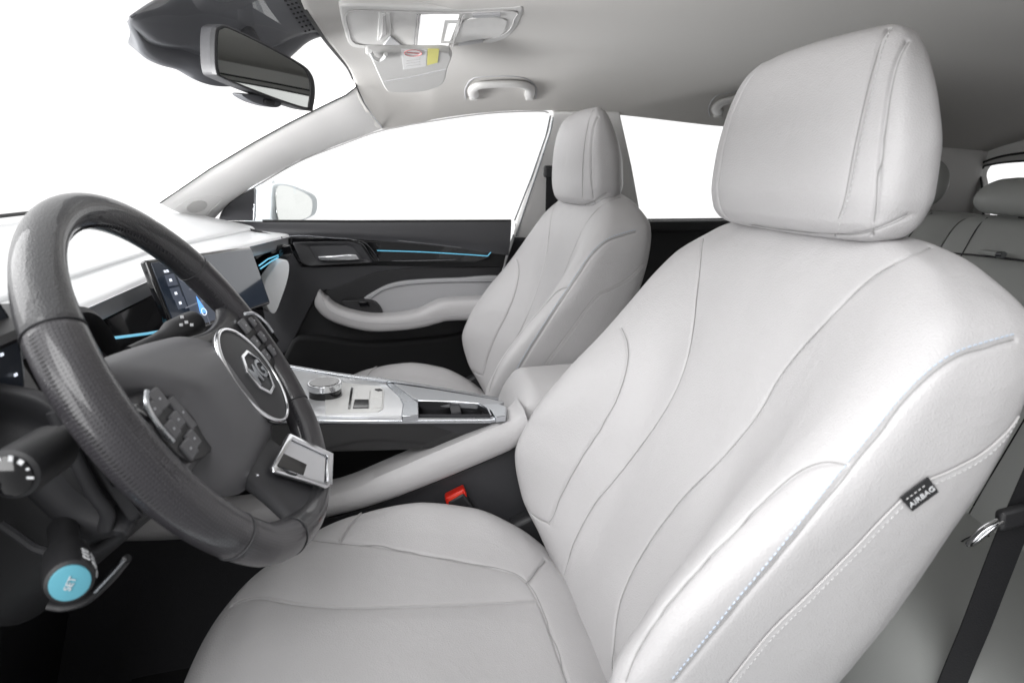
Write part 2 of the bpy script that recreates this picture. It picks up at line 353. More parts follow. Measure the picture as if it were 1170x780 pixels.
if cen:
    c, n = cen[1]; t1 = np.cross(n, [0, 0, 1]); t1 /= np.linalg.norm(t1); t2 = np.cross(n, t1)
    mb = MB(); mb.prism([c+n*0.0012+0.024*(t1*math.cos(a)+t2*math.sin(a)*0.9) for a in np.linspace(0, 2*math.pi, 32, endpoint=False)], n*-0.004)
    mb.build('tweeter_cover', mat('speaker_mesh_grey', (0.64, 0.63, 0.62), 0.7, bump=('v', 1500, .8)), ap, bevel=0.0006)
# joint between pillar trim and roof lining
mb = MB(); mb.tube([PY(408, 100, 1.51), PY(416, 118, 1.545), PY(427, 134, 1.60), sidep(437, 146, .004)], 0.0014, 6); mb.build('trim_joint', 'darkchrome', ap)
# windscreen glass + black frit edge and rubber
wb = lambda y: np.array([-0.576-0.03*(1-((y-YC)/.62)**2), y, 0.88]); wt = lambda y: np.array([-0.13-0.035*(1-((y-YC)/.55)**2), YC+(y-YC)*0.86, 1.150-0.002])
WS = thing('windscreen', 'clear curved windscreen with a thin black edge', 'windscreen', (-.6, YC, .87))
G = [[wb(y)*(1-t)+wt(y)*t+np.array([-.03, 0, 0.07])*math.sin(math.pi*min(1, max(0, t))) for y in np.linspace(0.40, 1.66, 40)] for t in np.linspace(-0.05, 1.02, 16)]
grid('glass_pane', G, 'glass', WS)
mb = MB(); mb.tube([PY(x, y, 1.595-0.08*i/7) for i, (x, y) in enumerate(up_px)], 0.0030, 8, flat=0.5)
rail = rail
mb.tube(cr(rail, 5), 0.0042, 8, flat=0.6); mb.build('edge_seal', 'rubber', WS)
mb = MB(); mb.tube([np.array([-0.60, y, 0.884]) for y in np.linspace(0.35, 1.40, 30)], 0.005, 8, flat=0.6); mb.build('lower_seal', 'rubber', WS)
# B pillar, far side
bp = thing('door_pillar', 'pale pillar trim behind the front passenger window, dark at its foot', 'pillar', (0.35, 1.72, 0.1))
f = lambda x, y: sidep(x, y, 0.012)
px_plate('pillar_trim', [(632, 128), (628, 150), (611, 200), (594, 253), (588, 272), (640, 272), (735, 262), (722, 190), (708, 128)], f, (0, 0.03, 0.011), 'trim', bp, bevel=0.004)
px_plate('lower_trim', [(588, 272.6), (578, 300), (572, 345), (566, 420), (700, 420), (735, 262.6), (640, 272.6)], f, (0, 0.03, 0.011), 'plastic2', bp, bevel=0.003)
mb = MB(); mb.tube([sidep(632, 134, .02), sidep(629, 150, .02), sidep(612, 202, .02), sidep(596, 250, .02), sidep(590, 270, .02)], 0.0022, 8); mb.build('door_seal', 'satin', bp)
# rear quarter: C pillar, parcel edge, tailgate opening
cp = thing('rear_pillar', 'pale curved pillar trim behind the rear seat, beside the tailgate window', 'pillar', (1.62, 1.6, .6))
G = []
for t in np.linspace(0, 1, 24):
    x = 1.10+0.53*t; ye, ze = roof_edge(x); row = []
    for s in np.linspace(0, 1, 16): row.append((x, 1.735-0.12*t**1.5+(ye-(1.735-0.12*t**1.5))*s**1.4, 0.60+(ze+.003-0.60)*s))
    G.append(row)
grid('pillar_trim', G, 'trim', cp, thick=0.01)
mb = MB(); mb.box((1.42, 1.62, 0.822), (0.42, 0.16, 0.02)); mb.build('shelf_edge', 'plastic2', cp, bevel=0.006)
# tailgate with its window
tg = thing('tailgate', 'pale tailgate with a black seal and a bright window, seen past the rear headrest', 'tailgate', (1.64, YC, .5))
T = lambda x, y, X=1.63: PX(x, y, X)
left = cr([(1107, 249), (1100, 225), (1100, 208), (1107, 199), (1122, 187), (1170, 175), (1300, 168)], 6)
inner = cr([(1125, 249), (1123, 213), (1121, 200), (1124, 192), (1131, 188.5), (1170, 184), (1300, 178)], 6)
a = np.array([T(x, y) for x, y in left]); b = np.array([T(x, y) for x, y in inner])
top = np.array([T(1170, 176)])
def mir(P): Q = P.copy(); Q[:, 1] = 2*YC-Q[:, 1]; return Q
outer = np.vstack([a, mir(a)[::-1]]); inn = np.vstack([b, mir(b)[::-1]])
outer2 = outer.copy(); 
mb = MB(); mb.ring(outer, inn, (0.02, 0, 0)); mb.build('window_surround', 'light_plastic', tg, bevel=0.004)
mb = MB(); mb.tube(outer-np.array([.006, 0, 0]), np.where(outer[:, 2] > .955, .003, .009), 8); mb.build('rubber_seal', 'rubber', tg)
mb = MB(); mb.tube(inn-np.array([.003, 0, 0]), 0.003, 8); mb.build('glass_edge', 'rubber', tg)
mb = MB(); mb.prism(inn, (0.004, 0, 0)); mb.build('window_glass', 'glass', tg)
mb = MB(); mb.box((1.66, YC, 0.52), (0.03, 1.3, 0.62)); mb.build('lower_panel', 'light_plastic', tg, bevel=.01)
G = [[(1.63, y, 0.60+(roof_z(1.63, y)-0.60)*s) for s in (0, 1)] for y in (YC+.5, 1.50, 1.56, 1.62, 1.66)]
# header over the tailgate window
G = [[(1.628, y, zt+(max(roof_z(1.65, y), zt)+.01-zt)*s) for s in (0, .5, 1)] for y, zt in [(p[1], p[2]) for p in outer]]
grid('upper_frame', G, 'trim', tg)
# ================================================================== FAR DOORS
fd = thing('car_door', 'dark front passenger door with grey armrest, silver handle and blue light strip', 'car door', (-.05, 1.78, .1))
D = lambda off: (lambda x, y: PY(x, y, 1.75-off))
out = (0, 0.02, 0)
px_plate('door_skin', [(246, 253), (300, 254), (584, 254), (582, 275), (574, 310), (566, 350), (556, 470), (330, 470), (290, 430), (285, 330), (262, 300)], D(0), (0, .03, 0), 'plastic', fd, bevel=0.004)
# padded sill
sill_up = [(244, 252.5), (300, 253.5), (400, 254), (500, 253.5), (584, 253)]; sill_lo = [(262, 268), (325, 271), (400, 273), (500, 281), (581, 292)]
A_ = resample(np.array([PY(x, y, 1.735) for x, y in cr(sill_up, 6)]), 60); B_ = resample(np.array([PY(x, y, 1.715) for x, y in cr(sill_lo, 6)]), 60)
G = []
for i in range(60):
    G.append([A_[i]+np.array([0, .04, -.002])]+[A_[i]+(B_[i]-A_[i])*t+np.array([0, -0.012*math.sin(math.pi*min(1, t*1.0+.08))**.7, 0]) for t in np.linspace(0, 1, 10)]+[B_[i]+np.array([0, .04, 0])])
grid('sill_pad', G, 'doorpad', fd)
mb = MB(); mb.tube([PY(x, y, 1.738) for x, y in [(300, 252.6), (400, 253), (500, 252.6), (584, 252.2)]], 0.0035, 8); mb.build('window_seal', 'rubber', fd)
# upper door skin (dark grey padded) below the gloss trim
px_plate('upper_panel', [(300, 272), (326, 272), (345, 305), (430, 303), (520, 305), (572, 306), (571, 318), (500, 318.5), (455, 322), (432, 331), (400, 338), (372, 331), (362, 338), (350, 360), (330, 400), (300, 420)], D(0.012), (0, .03, 0), 'doorpad', fd, bevel=0.003)
# swoosh recess, darker
px_plate('recess_panel', [(372, 333), (400, 322), (430, 311), (470, 306), (572, 305.5), (571, 318), (500, 319), (455, 323), (430, 332), (415, 343), (430, 358), (400, 356), (380, 345)], D(0.017), (0, .02, 0), 'plastic', fd, bevel=0.002)
# piano black trim blade with handle bowl
px_plate('gloss_trim', [(322, 270), (395, 271), (420, 275), (470, 274), (520, 280), (562, 288), (560, 295), (545, 300), (440, 299), (352, 304), (340, 300)], D(0.035), (0, .03, 0), 'gloss', fd, bevel=0.004)
hb = [(334, 277), (398, 276), (413, 280), (426, 300), (352, 304), (345, 301)]; hi = [(353, 281), (396, 280), (404, 283), (415, 297.5), (367, 298.5), (362, 296)]
mb = MB(); mb.ring([PY(x, y, 1.705) for x, y in hb], [PY(x, y, 1.712) for x, y in hi], (0, .02, 0)); mb.build('handle_bezel', 'plastic2', fd, bevel=0.003)
mb = MB(); mb.prism([PY(x, y, 1.7135) for x, y in hi], (0, .004, 0)); mb.build('handle_bowl', 'doorpad', fd)
h = px_plate('door_handle', [(363, 293), (380, 292), (398, 290.5), (407, 291), (411, 296.5), (398, 297.5), (367, 298.5), (364, 297)], D(0.055), (0, .016, 0), 'chrome', fd, bevel=0.003)
mb = MB(); mb.tube(cr([PY(x, y, 1.703) for x, y in [(409, 276.5), (416, 281), (423, 292), (428, 299)]], 6), 0.0018, 8); mb.tube(cr([PY(x, y, 1.703) for x, y in [(414, 276), (421, 281), (429, 291), (433, 298)]], 6), 0.0018, 8)
mb.tube(cr([PY(x, y, 1.703) for x, y in [(325, 270.5), (345, 269.5), (380, 272), (397, 273)]], 6), 0.0018, 8)
mb.tube([PY(x, y, 1.706) for x, y in [(455, 275), (500, 279.5), (527, 283)]], 0.0010, 6); mb.tube([PY(x, y, 1.706) for x, y in [(448, 298), (490, 297.5), (520, 296.5)]], 0.0008, 6)
mb.build('chrome_accent', 'darkchrome', fd)
mb = MB(); mb.tube(cr([PY(x, y, 1.708) for x, y in [(431, 286.3), (480, 287.8), (530, 290.6), (557, 292.5)]], 6), 0.0014, 8, flat=.8); mb.tube([PY(557, 292.5, 1.708), PY(561, 288, 1.708)], 0.0010, 6)
mb.build('ambient_light_strip', 'cyan', fd)
# fabric insert and armrest
px_plate('door_insert', cr([(414, 344), (428, 333), (448, 324), (475, 320), (520, 318), (580, 317.5), (580, 350), (500, 356), (470, 360), (440, 362), (432, 352)], 5, True), D(0.03), (0, .03, 0), 'insert', fd, bevel=0.004)
mb = MB(); mb.tube(cr([PY(x, y, 1.7185) for x, y in [(424, 341), (440, 331), (470, 325), (520, 322.5), (580, 322)]], 6), 0.0008, 6); mb.build('insert_seam', 'plastic2', fd)
arm = [(364, 333), (367, 345), (378, 356), (398, 364), (425, 369), (455, 368), (480, 364), (497, 358), (512, 354), (560, 352)]
wid = [.012, .021, .023, .023, .024, .024, .026, .030, .032, .034]
Pa = cr([PY(x, y, 1.70-0.035*min(1, i/3)) for i, (x, y) in enumerate(arm)], 8); wa = .88*np.interp(np.linspace(0, 9, len(Pa)), range(10), wid)
G = []
for i, p in enumerate(Pa):
    t = Pa[min(i+1, len(Pa)-1)]-Pa[max(i-1, 0)]; t[1] = 0; t /= np.linalg.norm(t); nrm = np.array([-t[2], 0, t[0]])
    if nrm[2] < 0: nrm = -nrm
    e = math.sin(min(1, (i+1)/10)*math.pi/2); r = wa[i]*e
    G.append([p+nrm*r*math.copysign(abs(math.cos(a))**.7, math.cos(a))+np.array([0, -1, 0])*r*1.1*math.copysign(abs(math.sin(a))**.7, math.sin(a))+np.array([0, .03, 0])*(1 if math.sin(a) < -.2 else 0) for a in np.linspace(0, 2*math.pi, 28, endpoint=False)])
ar = grid('armrest', G, 'leather', fd, close_u=True, caps=True)
tr = bvh(ar); L = cast(tr, [(368, 341), (377, 355), (400, 365), (430, 369.5), (470, 368.5), (500, 363), (540, 358)], 60)
if len(L) > 5: cord('armrest_seam', L, ar, 'insert', 0.0008)
sw = px_plate('switch_panel', cr([(390, 345), (402, 343), (420, 343), (431, 347), (437, 357), (433, 361), (418, 359), (403, 355)], 4, True), D(0.05), (0, .04, 0), 'plastic', fd, bevel=.003)
px_plate('window_switch', [(409, 345), (421, 344.5), (423, 350), (411, 350.5)], D(0.058), (0, .01, 0), 'gloss', sw, bevel=.0015)
px_plate('map_pocket', cr([(330, 395), (360, 385), (420, 392), (520, 384), (562, 372), (562, 470), (330, 470)], 4, True), D(0.03), (0, .05, 0), 'matt', fd, bevel=.01)
# door window
wg = [(262, 252.5), (290, 214), (340, 186), (385, 168), (437, 149), (500, 137), (560, 129), (620, 127), (628, 131), (622, 155), (607, 200), (586, 253)]
mb = MB(); mb.prism([sidep(x, y, -.006) for x, y in wg], (0, .004, .0015)); mb.build('window_glass', 'glass', fd)
mb = MB(); mb.tube([sidep(x, y, -.002) for x, y in [(629, 132), (624, 155), (608, 201), (588, 252)]], 0.0022, 8); mb.build('glass_edge', 'darkchrome', fd)
mb = MB(); mb.tube(cr([sidep(x, y, 0.0) for x, y in [(290, 214.5), (340, 185.5), (385, 167.5), (437, 149), (500, 137.5), (560, 129.5), (615, 127.2), (627, 129)]], 5), 0.002, 8); mb.build('frame_seal', 'piping', fd)
# mirror triangle
px_plate('mirror_triangle', cr([(249, 252.5), (252, 244)], 2, False).tolist()+[(258, 236), (270, 226), (288, 217), (292, 219), (291, 252.5)], lambda x, y: sidep(x, y, 0.010), (0, .02, .007), 'doorpad', fd, bevel=0.003)
mb = MB(); mb.tube([sidep(291.5, 216, .008), sidep(290, 252, .008)], .0028, 6); mb.build('triangle_edge', 'satin', fd)
# outside mirror on the door
ym = 1.97
mr = px_plate('side_mirror', cr([(313, 252), (311.5, 232), (312, 216), (316, 210), (330, 210), (348, 216), (360, 222), (364, 230), (363, 242), (358, 248), (345, 253), (330, 255)], 5, True), lambda x, y: PL(x, y, PY(337, 235, ym), (.86, -.50, 0)), (-0.09, 0.02, 0), 'body', fd, bevel=0.012, seg=4)
px_plate('mirror_glass', cr([(318, 250), (315.5, 232), (316, 218), (319, 212.5), (330, 213), (345, 219), (354, 225), (357, 232), (356, 243), (352, 248), (340, 252), (325, 252.5)], 5, True), lambda x, y: PL(x, y, PY(337, 235, ym)+np.array([.004, -.003, 0]), (.86, -.50, 0.02)), (-0.003, 0.002, 0), 'mirror', mr, bevel=0.001)
px_plate('mirror_arm', [(293, 247), (316, 248), (316, 256), (293, 256)], lambda x, y: PY(x, y, ym-.02), (0, .05, 0), 'shroud', mr, bevel=.004)
px_plate('mirror_foot', [(293, 214), (312, 205), (312, 247), (293, 247)], lambda x, y: PY(x, y, ym+.25), (0, .05, 0), 'body', mr, bevel=.01)
# rear door
rd = thing('car_door', 'black rear passenger door, mostly hidden behind the two front seats', 'car door', (.95, 1.78, .1))
px_plate('door_skin', [(590, 256), (735, 252), (1080, 249), (1080, 480), (640, 480), (600, 400)], D(-.022), (0, .03, 0), 'plastic', rd, bevel=.004)
px_plate('sill_pad', [(700, 253), (1040, 249), (1040, 262), (700, 265)], D(0.012), (0, .03, 0), 'plastic', rd, bevel=.006)
px_plate('armrest', cr([(690, 352), (715, 340), (760, 338), (900, 340), (900, 352), (720, 358), (700, 366)], 3, True), D(0.045), (0, .06, 0), 'insert', rd, bevel=.006)
g2 = [sidep(700, 252, -.006), sidep(697, 131, -.006), sidep(815, 144, -.006), np.array([1.02, 1.655, 1.055]), np.array([1.12, 1.70, .95]), np.array([1.14, 1.755, .81])]
mb = MB(); mb.prism(g2, (0, .004, .0015)); mb.build('window_glass', 'rglass', rd)
mb = MB(); mb.tube([PY(x, y, 1.765) for x, y in [(690, 252), (830, 250.5), (1000, 249.5)]], 0.004, 8); mb.build('window_seal', 'rubber', rd)
# ================================================================== DASHBOARD
db = thing('dashboard', 'wide white and black dashboard with silver band and blue light strip', 'dashboard', (-.45, YC, .1))
rc_ = lambda y: .075*min(1, max(0, (y-1.22)/.25))
def prof(y):
    t = max(0, (y-1.20)/0.45); t = min(t, 1.15)
    k = lambda a, b: (a[0]+(b[0]-a[0])*t, a[1]+(b[1]-a[1])*t)
    return [(-.60, .872), k((-.52, .856), (-.50, .850)), k((-.44, .826), (-.385, .822)), k((-.4255, .8195), (-.366, .813)), k((-.422, .8135), (-.361, .807)), k((-.39, .811), (-.32, .802)), k((-.366, .806), (-.29, .797)), k((-.358, .799), (-.284, .790))]
ys = np.linspace(0.30, 1.685, 90)
G = [[(x, y, z) for x, z in cr(prof(y), 4)] for y in ys]; dt = grid('dash_top', G, 'dash', db)
G = [[(a[0]+.001, y, a[1]), (a[0]-.004, y, a[1]-.004), (a[0]-.006, y, a[1]-.022), (a[0]-.008, y, a[1]-.025)] for y in ys for a in [prof(y)[-1]]]
grid('silver_band', G, 'dash_band', db)
G = []
for y in ys:
    a = prof(y)[-1]; G.append([(a[0]-.008-rc_(y)*.2, y, a[1]-.025), (a[0]-.012-rc_(y), y, a[1]-.03), (a[0]-.008-rc_(y), y, a[1]-.085), (a[0]-rc_(y), y, a[1]-.10)])
grid('gloss_fascia', G, 'gloss', db)
G = []
for y in ys:
    a = prof(y)[-1]; G.append([(a[0]-rc_(y), y, a[1]-.10), (a[0]-.01-rc_(y), y, a[1]-.12), (a[0]-.005-rc_(y), y, a[1]-.22), (a[0]-.05, y, a[1]-.27), (a[0]-.12, y, a[1]-.33), (a[0]-.22, y, a[1]-.66)])
grid('lower_panel', G, 'plastic', db)
# ambient strip (near section seen through the wheel) and the double strip at the far end
P1 = [PX(x, y, -.366) for x, y in [(100, 390), (122, 387), (145, 384), (168, 381), (185, 378)]]
mb = MB(); mb.tube(P1, 0.0024, 8, flat=.8); mb.build('ambient_light_strip', 'cyan', db)
mb = MB()
for dx, dy in ((0, 0), (4, 3.5)): mb.tube([PY(x, y, Y) for x, y, Y in [(296+dx*.4, 305+dy-1.5, 1.46), (306+dx*.6, 297+dy-1.0, 1.52), (318, 291.5+dy*.6, 1.59)]], 0.0015, 6)
mb.build('ambient_light_strip', 'cyan', db)
px_plate('end_fascia', [(276, 322), (296, 300), (322, 281), (332, 279), (336, 290), (329, 297), (318, 300), (306, 314), (312, 350), (300, 355)], lambda x, y: PY(x, y, 1.60), (-.02, .012, 0), 'gloss', db, bevel=.003)
px_plate('end_panel', cr([(303, 322), (310, 310), (320, 299), (327, 297), (330.5, 303), (329, 318), (322, 340), (314, 358), (306, 352), (302, 336)], 4, True), lambda x, y: PY(x, y, 1.54), (-.02, .03, 0), 'dash', db, bevel=.006)
# far dash-to-door gap
mb = MB(); mb.tube([PY(x, y, Y) for x, y, Y in [(216, 252.5, 1.68), (244, 255, 1.68), (285, 262, 1.66), (322, 272, 1.63)]], .003, 6); mb.build('edge_gap', 'rubber', db)
# instrument hood and cluster
ch = thing('instrument_cluster', 'round black driver display with a thin pale ring under a dark hood', 'gauge display', (-.35, .60, .7))
G = []
for y in np.linspace(0.415, 0.757, 40):
    k = ((y-.585)/.172); h = 0.822-0.075*abs(k)**6 if abs(k) < 1 else 0.727
    G.append([(-.44, y, h+.004), (-.36, y, h+.006), (-.322, y, h), (-.318, y, h-.006), (-.325, y, h-.012), (-.38, y, h-.02), (-.385, y, .64)])
grid('hood', G, 'plastic', ch)
mb = MB(); mb.prism([(-.43, .745, .80), (-.36, .745, .80), (-.335, .747, .775), (-.325, .748, .72), (-.322, .748, .60), (-.44, .748, .60)], (0, .011, 0)); mb.build('hood_side', 'plastic2', ch, bevel=.006)
cc = PX(-42, 432, -.345); R0 = np.linalg.norm(PX(26, 420, -.345)-cc)
ring = [cc+R0*np.array([0.0, math.cos(a), math.sin(a)]) for a in np.linspace(0, 2*math.pi, 64)]
mb = MB(); mb.prism(ring[:-1], (-.004, 0, 0)); mb.build('display', 'cluster', ch)
mb = MB(); mb.tube(ring, .0009, 6, cap=False); mb.build('pale_ring', 'scr_white' if False else 'darkchrome', ch)
for k, (x, y) in enumerate([(18, 428), (8, 452), (2, 405)]): mb = MB(); mb.box(PX(x, y, -.343), (.001, .004, .0025)); mb.build('display_mark', 'scr_white', ch)
# ---------------------------------------------------------------- centre screen
TL, TR, BR, BL = PY(167, 303, .88), PY(284, 277, 1.17), PY(313, 350, 1.17), PY(203, 378, .88)
c_ = (TL+TR+BR+BL)/4; sx = ((TR-TL)+(BR-BL)); sx /= np.linalg.norm(sx); sy = ((TL-BL)+(TR-BR)); sy -= sx*(sy@sx); sy /= np.linalg.norm(sy); sn = np.cross(sx, sy)
if sn[0] < 0: sn = -sn
hw = (np.linalg.norm(TR-TL)+np.linalg.norm(BR-BL))/4; hh = (np.linalg.norm(TL-BL)+np.linalg.norm(TR-BR))/4
sc = thing('touchscreen', 'wide glossy black touchscreen showing a navigation map, standing on the dashboard', 'touchscreen', c_-sy*hh)
ax = [sx, sy, sn]
mb = MB(); mb.box(c_-sn*.007, (2*hw, 2*hh, .012), ax); mb.build('casing', 'gloss', sc, bevel=.004)
mb = MB(); mb.box(c_-sn*.0004, (2*hw-.010, 2*hh-.010, .0016), ax); mb.build('display', 'scr', sc, bevel=.0006)
def sp(u, v, n=.0008): return c_+sx*u*hw+sy*v*hh+sn*n
def q4(mb, u0, v0, u1, v1, n=.0006, t=.0003): mb.prism([sp(u0, v0, n), sp(u1, v0, n), sp(u1, v1, n), sp(u0, v1, n)], sn*t)
def spx(x, y, n=.0012): return PL(x, y, c_+sn*n, sn)
def uvp(x, y): p = spx(x, y, 0)-c_; return float(p@sx)/hw, float(p@sy)/hh
mb = MB()
for x, y in ((195, 320), (201, 335), (206, 346)): u_, v_ = uvp(x, y); q4(mb, u_-.075, v_-.15, u_+.075, v_+.15)
mb.build('display_tiles', 'scr_tile', sc)
mb = MB(); u_, v_ = uvp(222, 338); q4(mb, u_-.16, -.9, min(u_+.30, .62), .72, .0003); mb.build('map_area', 'scr_tile', sc)
mb = MB()
for a, b in (((204, 318), (262, 362)), ((222, 320), (240, 370)), ((212, 352), (250, 336)), ((216, 331), (236, 325))):
    mb.tube([spx(*a), spx(*b)], .0011, 5, flat=.2, up=sn)
mb.build('map_roads', 'scr_road', sc)
mb = MB(); mb.prism([spx(224, 338, .0016), spx(237, 357, .0016), spx(229, 358, .0016)], sn*.0003); mb.build('route_arrow', 'scr_blue', sc)
pc = spx(233, 356, .0018)
mb = MB(); mb.tube([pc+sx*.006*math.cos(a)+sy*.005*math.sin(a) for a in np.linspace(0, 6.3, 20)], .0007, 5); mb.build('position_ring', 'scr_white', sc)
for x, y, k in ((195, 320, .0055), (201, 335, .0055), (206, 346, .0055), (250, 362, .0035), (256, 358, .0035), (262, 354, .0035)):
    mb = MB(); mb.box(spx(x, y, .001), (k, k*.7, .0004), ax); mb.build('display_icon', 'scr_white', sc)
text('display_clock', '22.5', .0088, spx(250, 336), sx, sy, 'scr_white', sc); text('display_date', 'AUTO', .0060, spx(253, 345), sx, sy, 'scr_white', sc)
text('display_status', '12:25', .0050, spx(190, 310), sx, sy, 'scr_white', sc); text('display_title', 'MAP', .0060, spx(208, 314), sx, sy, 'scr_white', sc)
# ================================================================== STEERING WHEEL
WC = np.array([-.19, .62, .76]); WA = math.radians(30)
wu = np.array([-math.sin(WA), 0, math.cos(WA)]); wv = np.array([0, 1., 0]); wn = np.array([math.cos(WA), 0, math.sin(WA)])
WAX = [wu, wv, wn]
def Wp(u, v, n=0): return WC+wu*u+wv*v+wn*n
def Wx(x, y, n): return PL(x, y, WC+wn*n, wn)
sw = thing('steering_wheel', 'black leather steering wheel with perforated grips, round badge and silver lower spoke', 'steering wheel', WC-wn*.05)
def rimR(a):   # a = 0 top, clockwise towards the far side; flattened at the bottom
    c = math.cos(a); return .180-(.010*max(0, -c-.72)/.28 if c < -.72 else 0)
NA, NS = 420, 36
def rim_pt(a, q, seams=()):
    r = rimR(a); c = math.cos(a)
    grip = math.exp(-((abs(math.degrees(a) if a <= math.pi else 360-math.degrees(a))-62)/16)**2)
    sd = math.sin(a)**2*(1 if math.sin(a) < 0 else .0); tr_ = .0160+.0038*sd+.0012*grip; tn = .0170+.0026*sd+.001*grip
    cut = 1-0.10*sum(math.exp(-((a-s)/.006)**2) for s in seams)
    k = r+tr_*math.cos(q)*cut; p = Wp(k*math.cos(a), k*math.sin(a), tn*math.sin(q)*cut)
    return p
def ang(x, y):
    p = Wx(x, y, .01)-WC; return math.atan2(p@wv, p@wu) % (2*math.pi)
seams = [math.radians(58), math.radians(302), math.radians(124), math.radians(236), math.radians(152), math.radians(208)]
V, F_, UV, MI = [], [], [], []
for i in range(NA):
    a = 2*math.pi*i/NA
    for j in range(NS): q = 2*math.pi*j/NS; V.append(rim_pt(a, q, seams)); UV.append((i/NA, j/NS))
me_f = []
for i in range(NA):
    for j in range(NS): me_f.append((i*NS+j, i*NS+(j+1) % NS, ((i+1) % NA)*NS+(j+1) % NS, ((i+1) % NA)*NS+j))
    d = 360*(i+.5)/NA; d = min(d, 360-d); MI += [1 if 58 < d < 124 or 124 <= d < 152 else 0]*NS
rim = mesh('rim', V, me_f, ['black_leather', 'perf'], sw, uvs=UV, angle=0)
for p, mi in zip(rim.data.polygons, MI): p.material_index = mi
mb = MB()
for i in range(0, 210):
    a = 2*math.pi*i/210; q = math.pi*0.93
    p = rim_pt(a, q); p2 = rim_pt(a+.012, q+.22); mb.tube([p-(WC-p)*.0, (p+p2)/2+(WC-p)*.006, p2], .0007, 5)
mb.build('stitching', 'plastic2', rim)
for a_s in seams:
    mb = MB(); mb.tube([WC+(rim_pt(a_s, q)-WC)*1.0 for q in np.linspace(0, 2*math.pi, 30)], .0007, 6, cap=False); mb.build('rim_seam', 'plastic2', rim)
# airbag cover: dished, rounded pad
cov = cr([(.066, -.122), (.064, -.085), (.058, -.035), (.051, .01), (.042, .055), (.027, .088), (.0, .108), (-.04, .116), (-.08, .110), (-.103, .080), (-.108, .035), (-.103, -.05), (-.080, -.090), (-.050, -.096), (-.014, -.088), (.010, -.096), (.028, -.112), (.044, -.128), (.058, -.134)], 5, True)
def dome(pts, n0, h, rings=14, ex=2.6, cu=0.0, cv=0.0, back=-.03):
    G = []; pts = np.array(pts)
    G.append([Wp(p[0]*.97, p[1]*.97, back) for p in pts])
    for k in range(rings+1):
        t = 1-k/rings; s = t; z = n0+h*(1-t**ex)
        G.append([Wp(cu+(p[0]-cu)*s, cv+(p[1]-cv)*s, z) for p in pts])
    return G
hubN = 0.0
cover = grid('airbag_cover', dome(cov, -.020, .030, 30, 3.6, cu=-.020, cv=-.004), 'hub', sw, close_u=True)
EC = Wx(292, 427, .010); eu, ev = (EC-WC)@wu, (EC-WC)@wv
def circ(cu, cv, r, n, m=48): return [Wp(cu+r*math.cos(a), cv+r*math.sin(a), n) for a in np.linspace(0, 2*math.pi, m, endpoint=False)]
mb = MB(); P_ = circ(eu, ev, .0585, .0075, 72); mb.tube(P_+[P_[0]], .0030, 10, flat=.8, cap=False); br = mb.build('badge_ring', 'chrome', cover)
G = [circ(eu, ev, r, n, 48) for r, n in ((.0585, .002), (.057, .0070), (.046, .0095), (.030, .0112), (.014, .0124), (.0005, .0126))]
bd = grid('badge_disc', G, 'plastic2', cover, close_u=True)
oc = lambda r, n, k=1.0: [Wp(eu+r*math.cos(a)*k, ev+r*math.sin(a), n) for a in np.radians(np.arange(22.5, 382, 45))]
mb = MB(); mb.ring(oc(.0300, .0112, .94), oc(.0258, .0116, .94), wn*.0034); mb.build('octagon_badge', 'chrome', bd, bevel=.0006)
text('badge_letters', 'MG', .0300, Wp(eu-.0008, ev, .0128), wv, wu, 'satin', bd, extr=.0014, bold=.0007)
# spokes left/right: leather covered arms, running into the rim
def arm_(sg):
    G = []
    for t in np.linspace(0, 1, 18):
        v_ = .060+(.176-.060)*t; cu_ = -.006-.012*t+.018*t*t; hw_ = .044-.006*math.sin(math.pi*t)+.014*max(0, (t-.7)/.3)**2; nn = -.020+.016*t
        G.append([Wp(cu_+hw_*math.copysign(abs(math.cos(a))**.6, math.cos(a)), sg*v_, nn+.012*math.copysign(abs(math.sin(a))**.7, math.sin(a))) for a in np.linspace(0, 2*math.pi, 32, endpoint=False)])
    return G
for sg in (-1, 1):
    s_ = grid('spoke', arm_(sg), 'perf' if False else 'black_leather', sw, close_u=True, caps=True)
    dv, dn = (.040, .007) if sg > 0 else (0, 0); WPX = Wp
    def Wq(u, v, n=0): return Wp(u-(.006 if sg > 0 else 0), v+dv, n+dn)
    pan = [(.026, .072), (.022, .10), (.014, .128), (-.008, .146), (-.028, .142), (-.040, .118), (-.046, .088), (-.046, .060), (0, .055)]
    mb = MB(); mb.prism([Wq(a, sg*b, -.009+.010*max(0, (b-.08)/.06)) for a, b in cr(pan, 4, True)], wn*.0045); pd = mb.build('button_panel', 'plastic', sw, bevel=.0015)
    bt = [((.016, .108), (.019, .022)), ((.014, .132), (.014, .017)), ((-.006, .106), (.015, .018)), ((-.007, .128), (.015, .018)), ((-.026, .106), (.016, .018)), ((-.027, .128), (.016, .020)), ((-.006, .085), (.034, .015))]
    for (a, b), (sa, sb) in bt:
        mb = MB(); mb.box(Wq(a, sg*b, -.0025+.010*max(0, (b-.08)/.06)), (sa-.001, sb-.001, .004), WAX); bb = mb.build('button', 'hub', pd, bevel=.0018)
        mb = MB(); mb.box(Wq(a, sg*b, -.0004+.010*max(0, (b-.08)/.06)), (.0018, .0034, .0005), WAX); mb.build('button_mark', 'dash_band', bb)
    mb = MB(); mb.tube(cr([Wq(a, sg*b, .000+.010*max(0, (b-.08)/.06)) for a, b in [(.027, .122), (.020, .141), (.004, .150), (-.012, .150)]], 6), .0022, 8); mb.build('button_bezel', 'satin', pd)
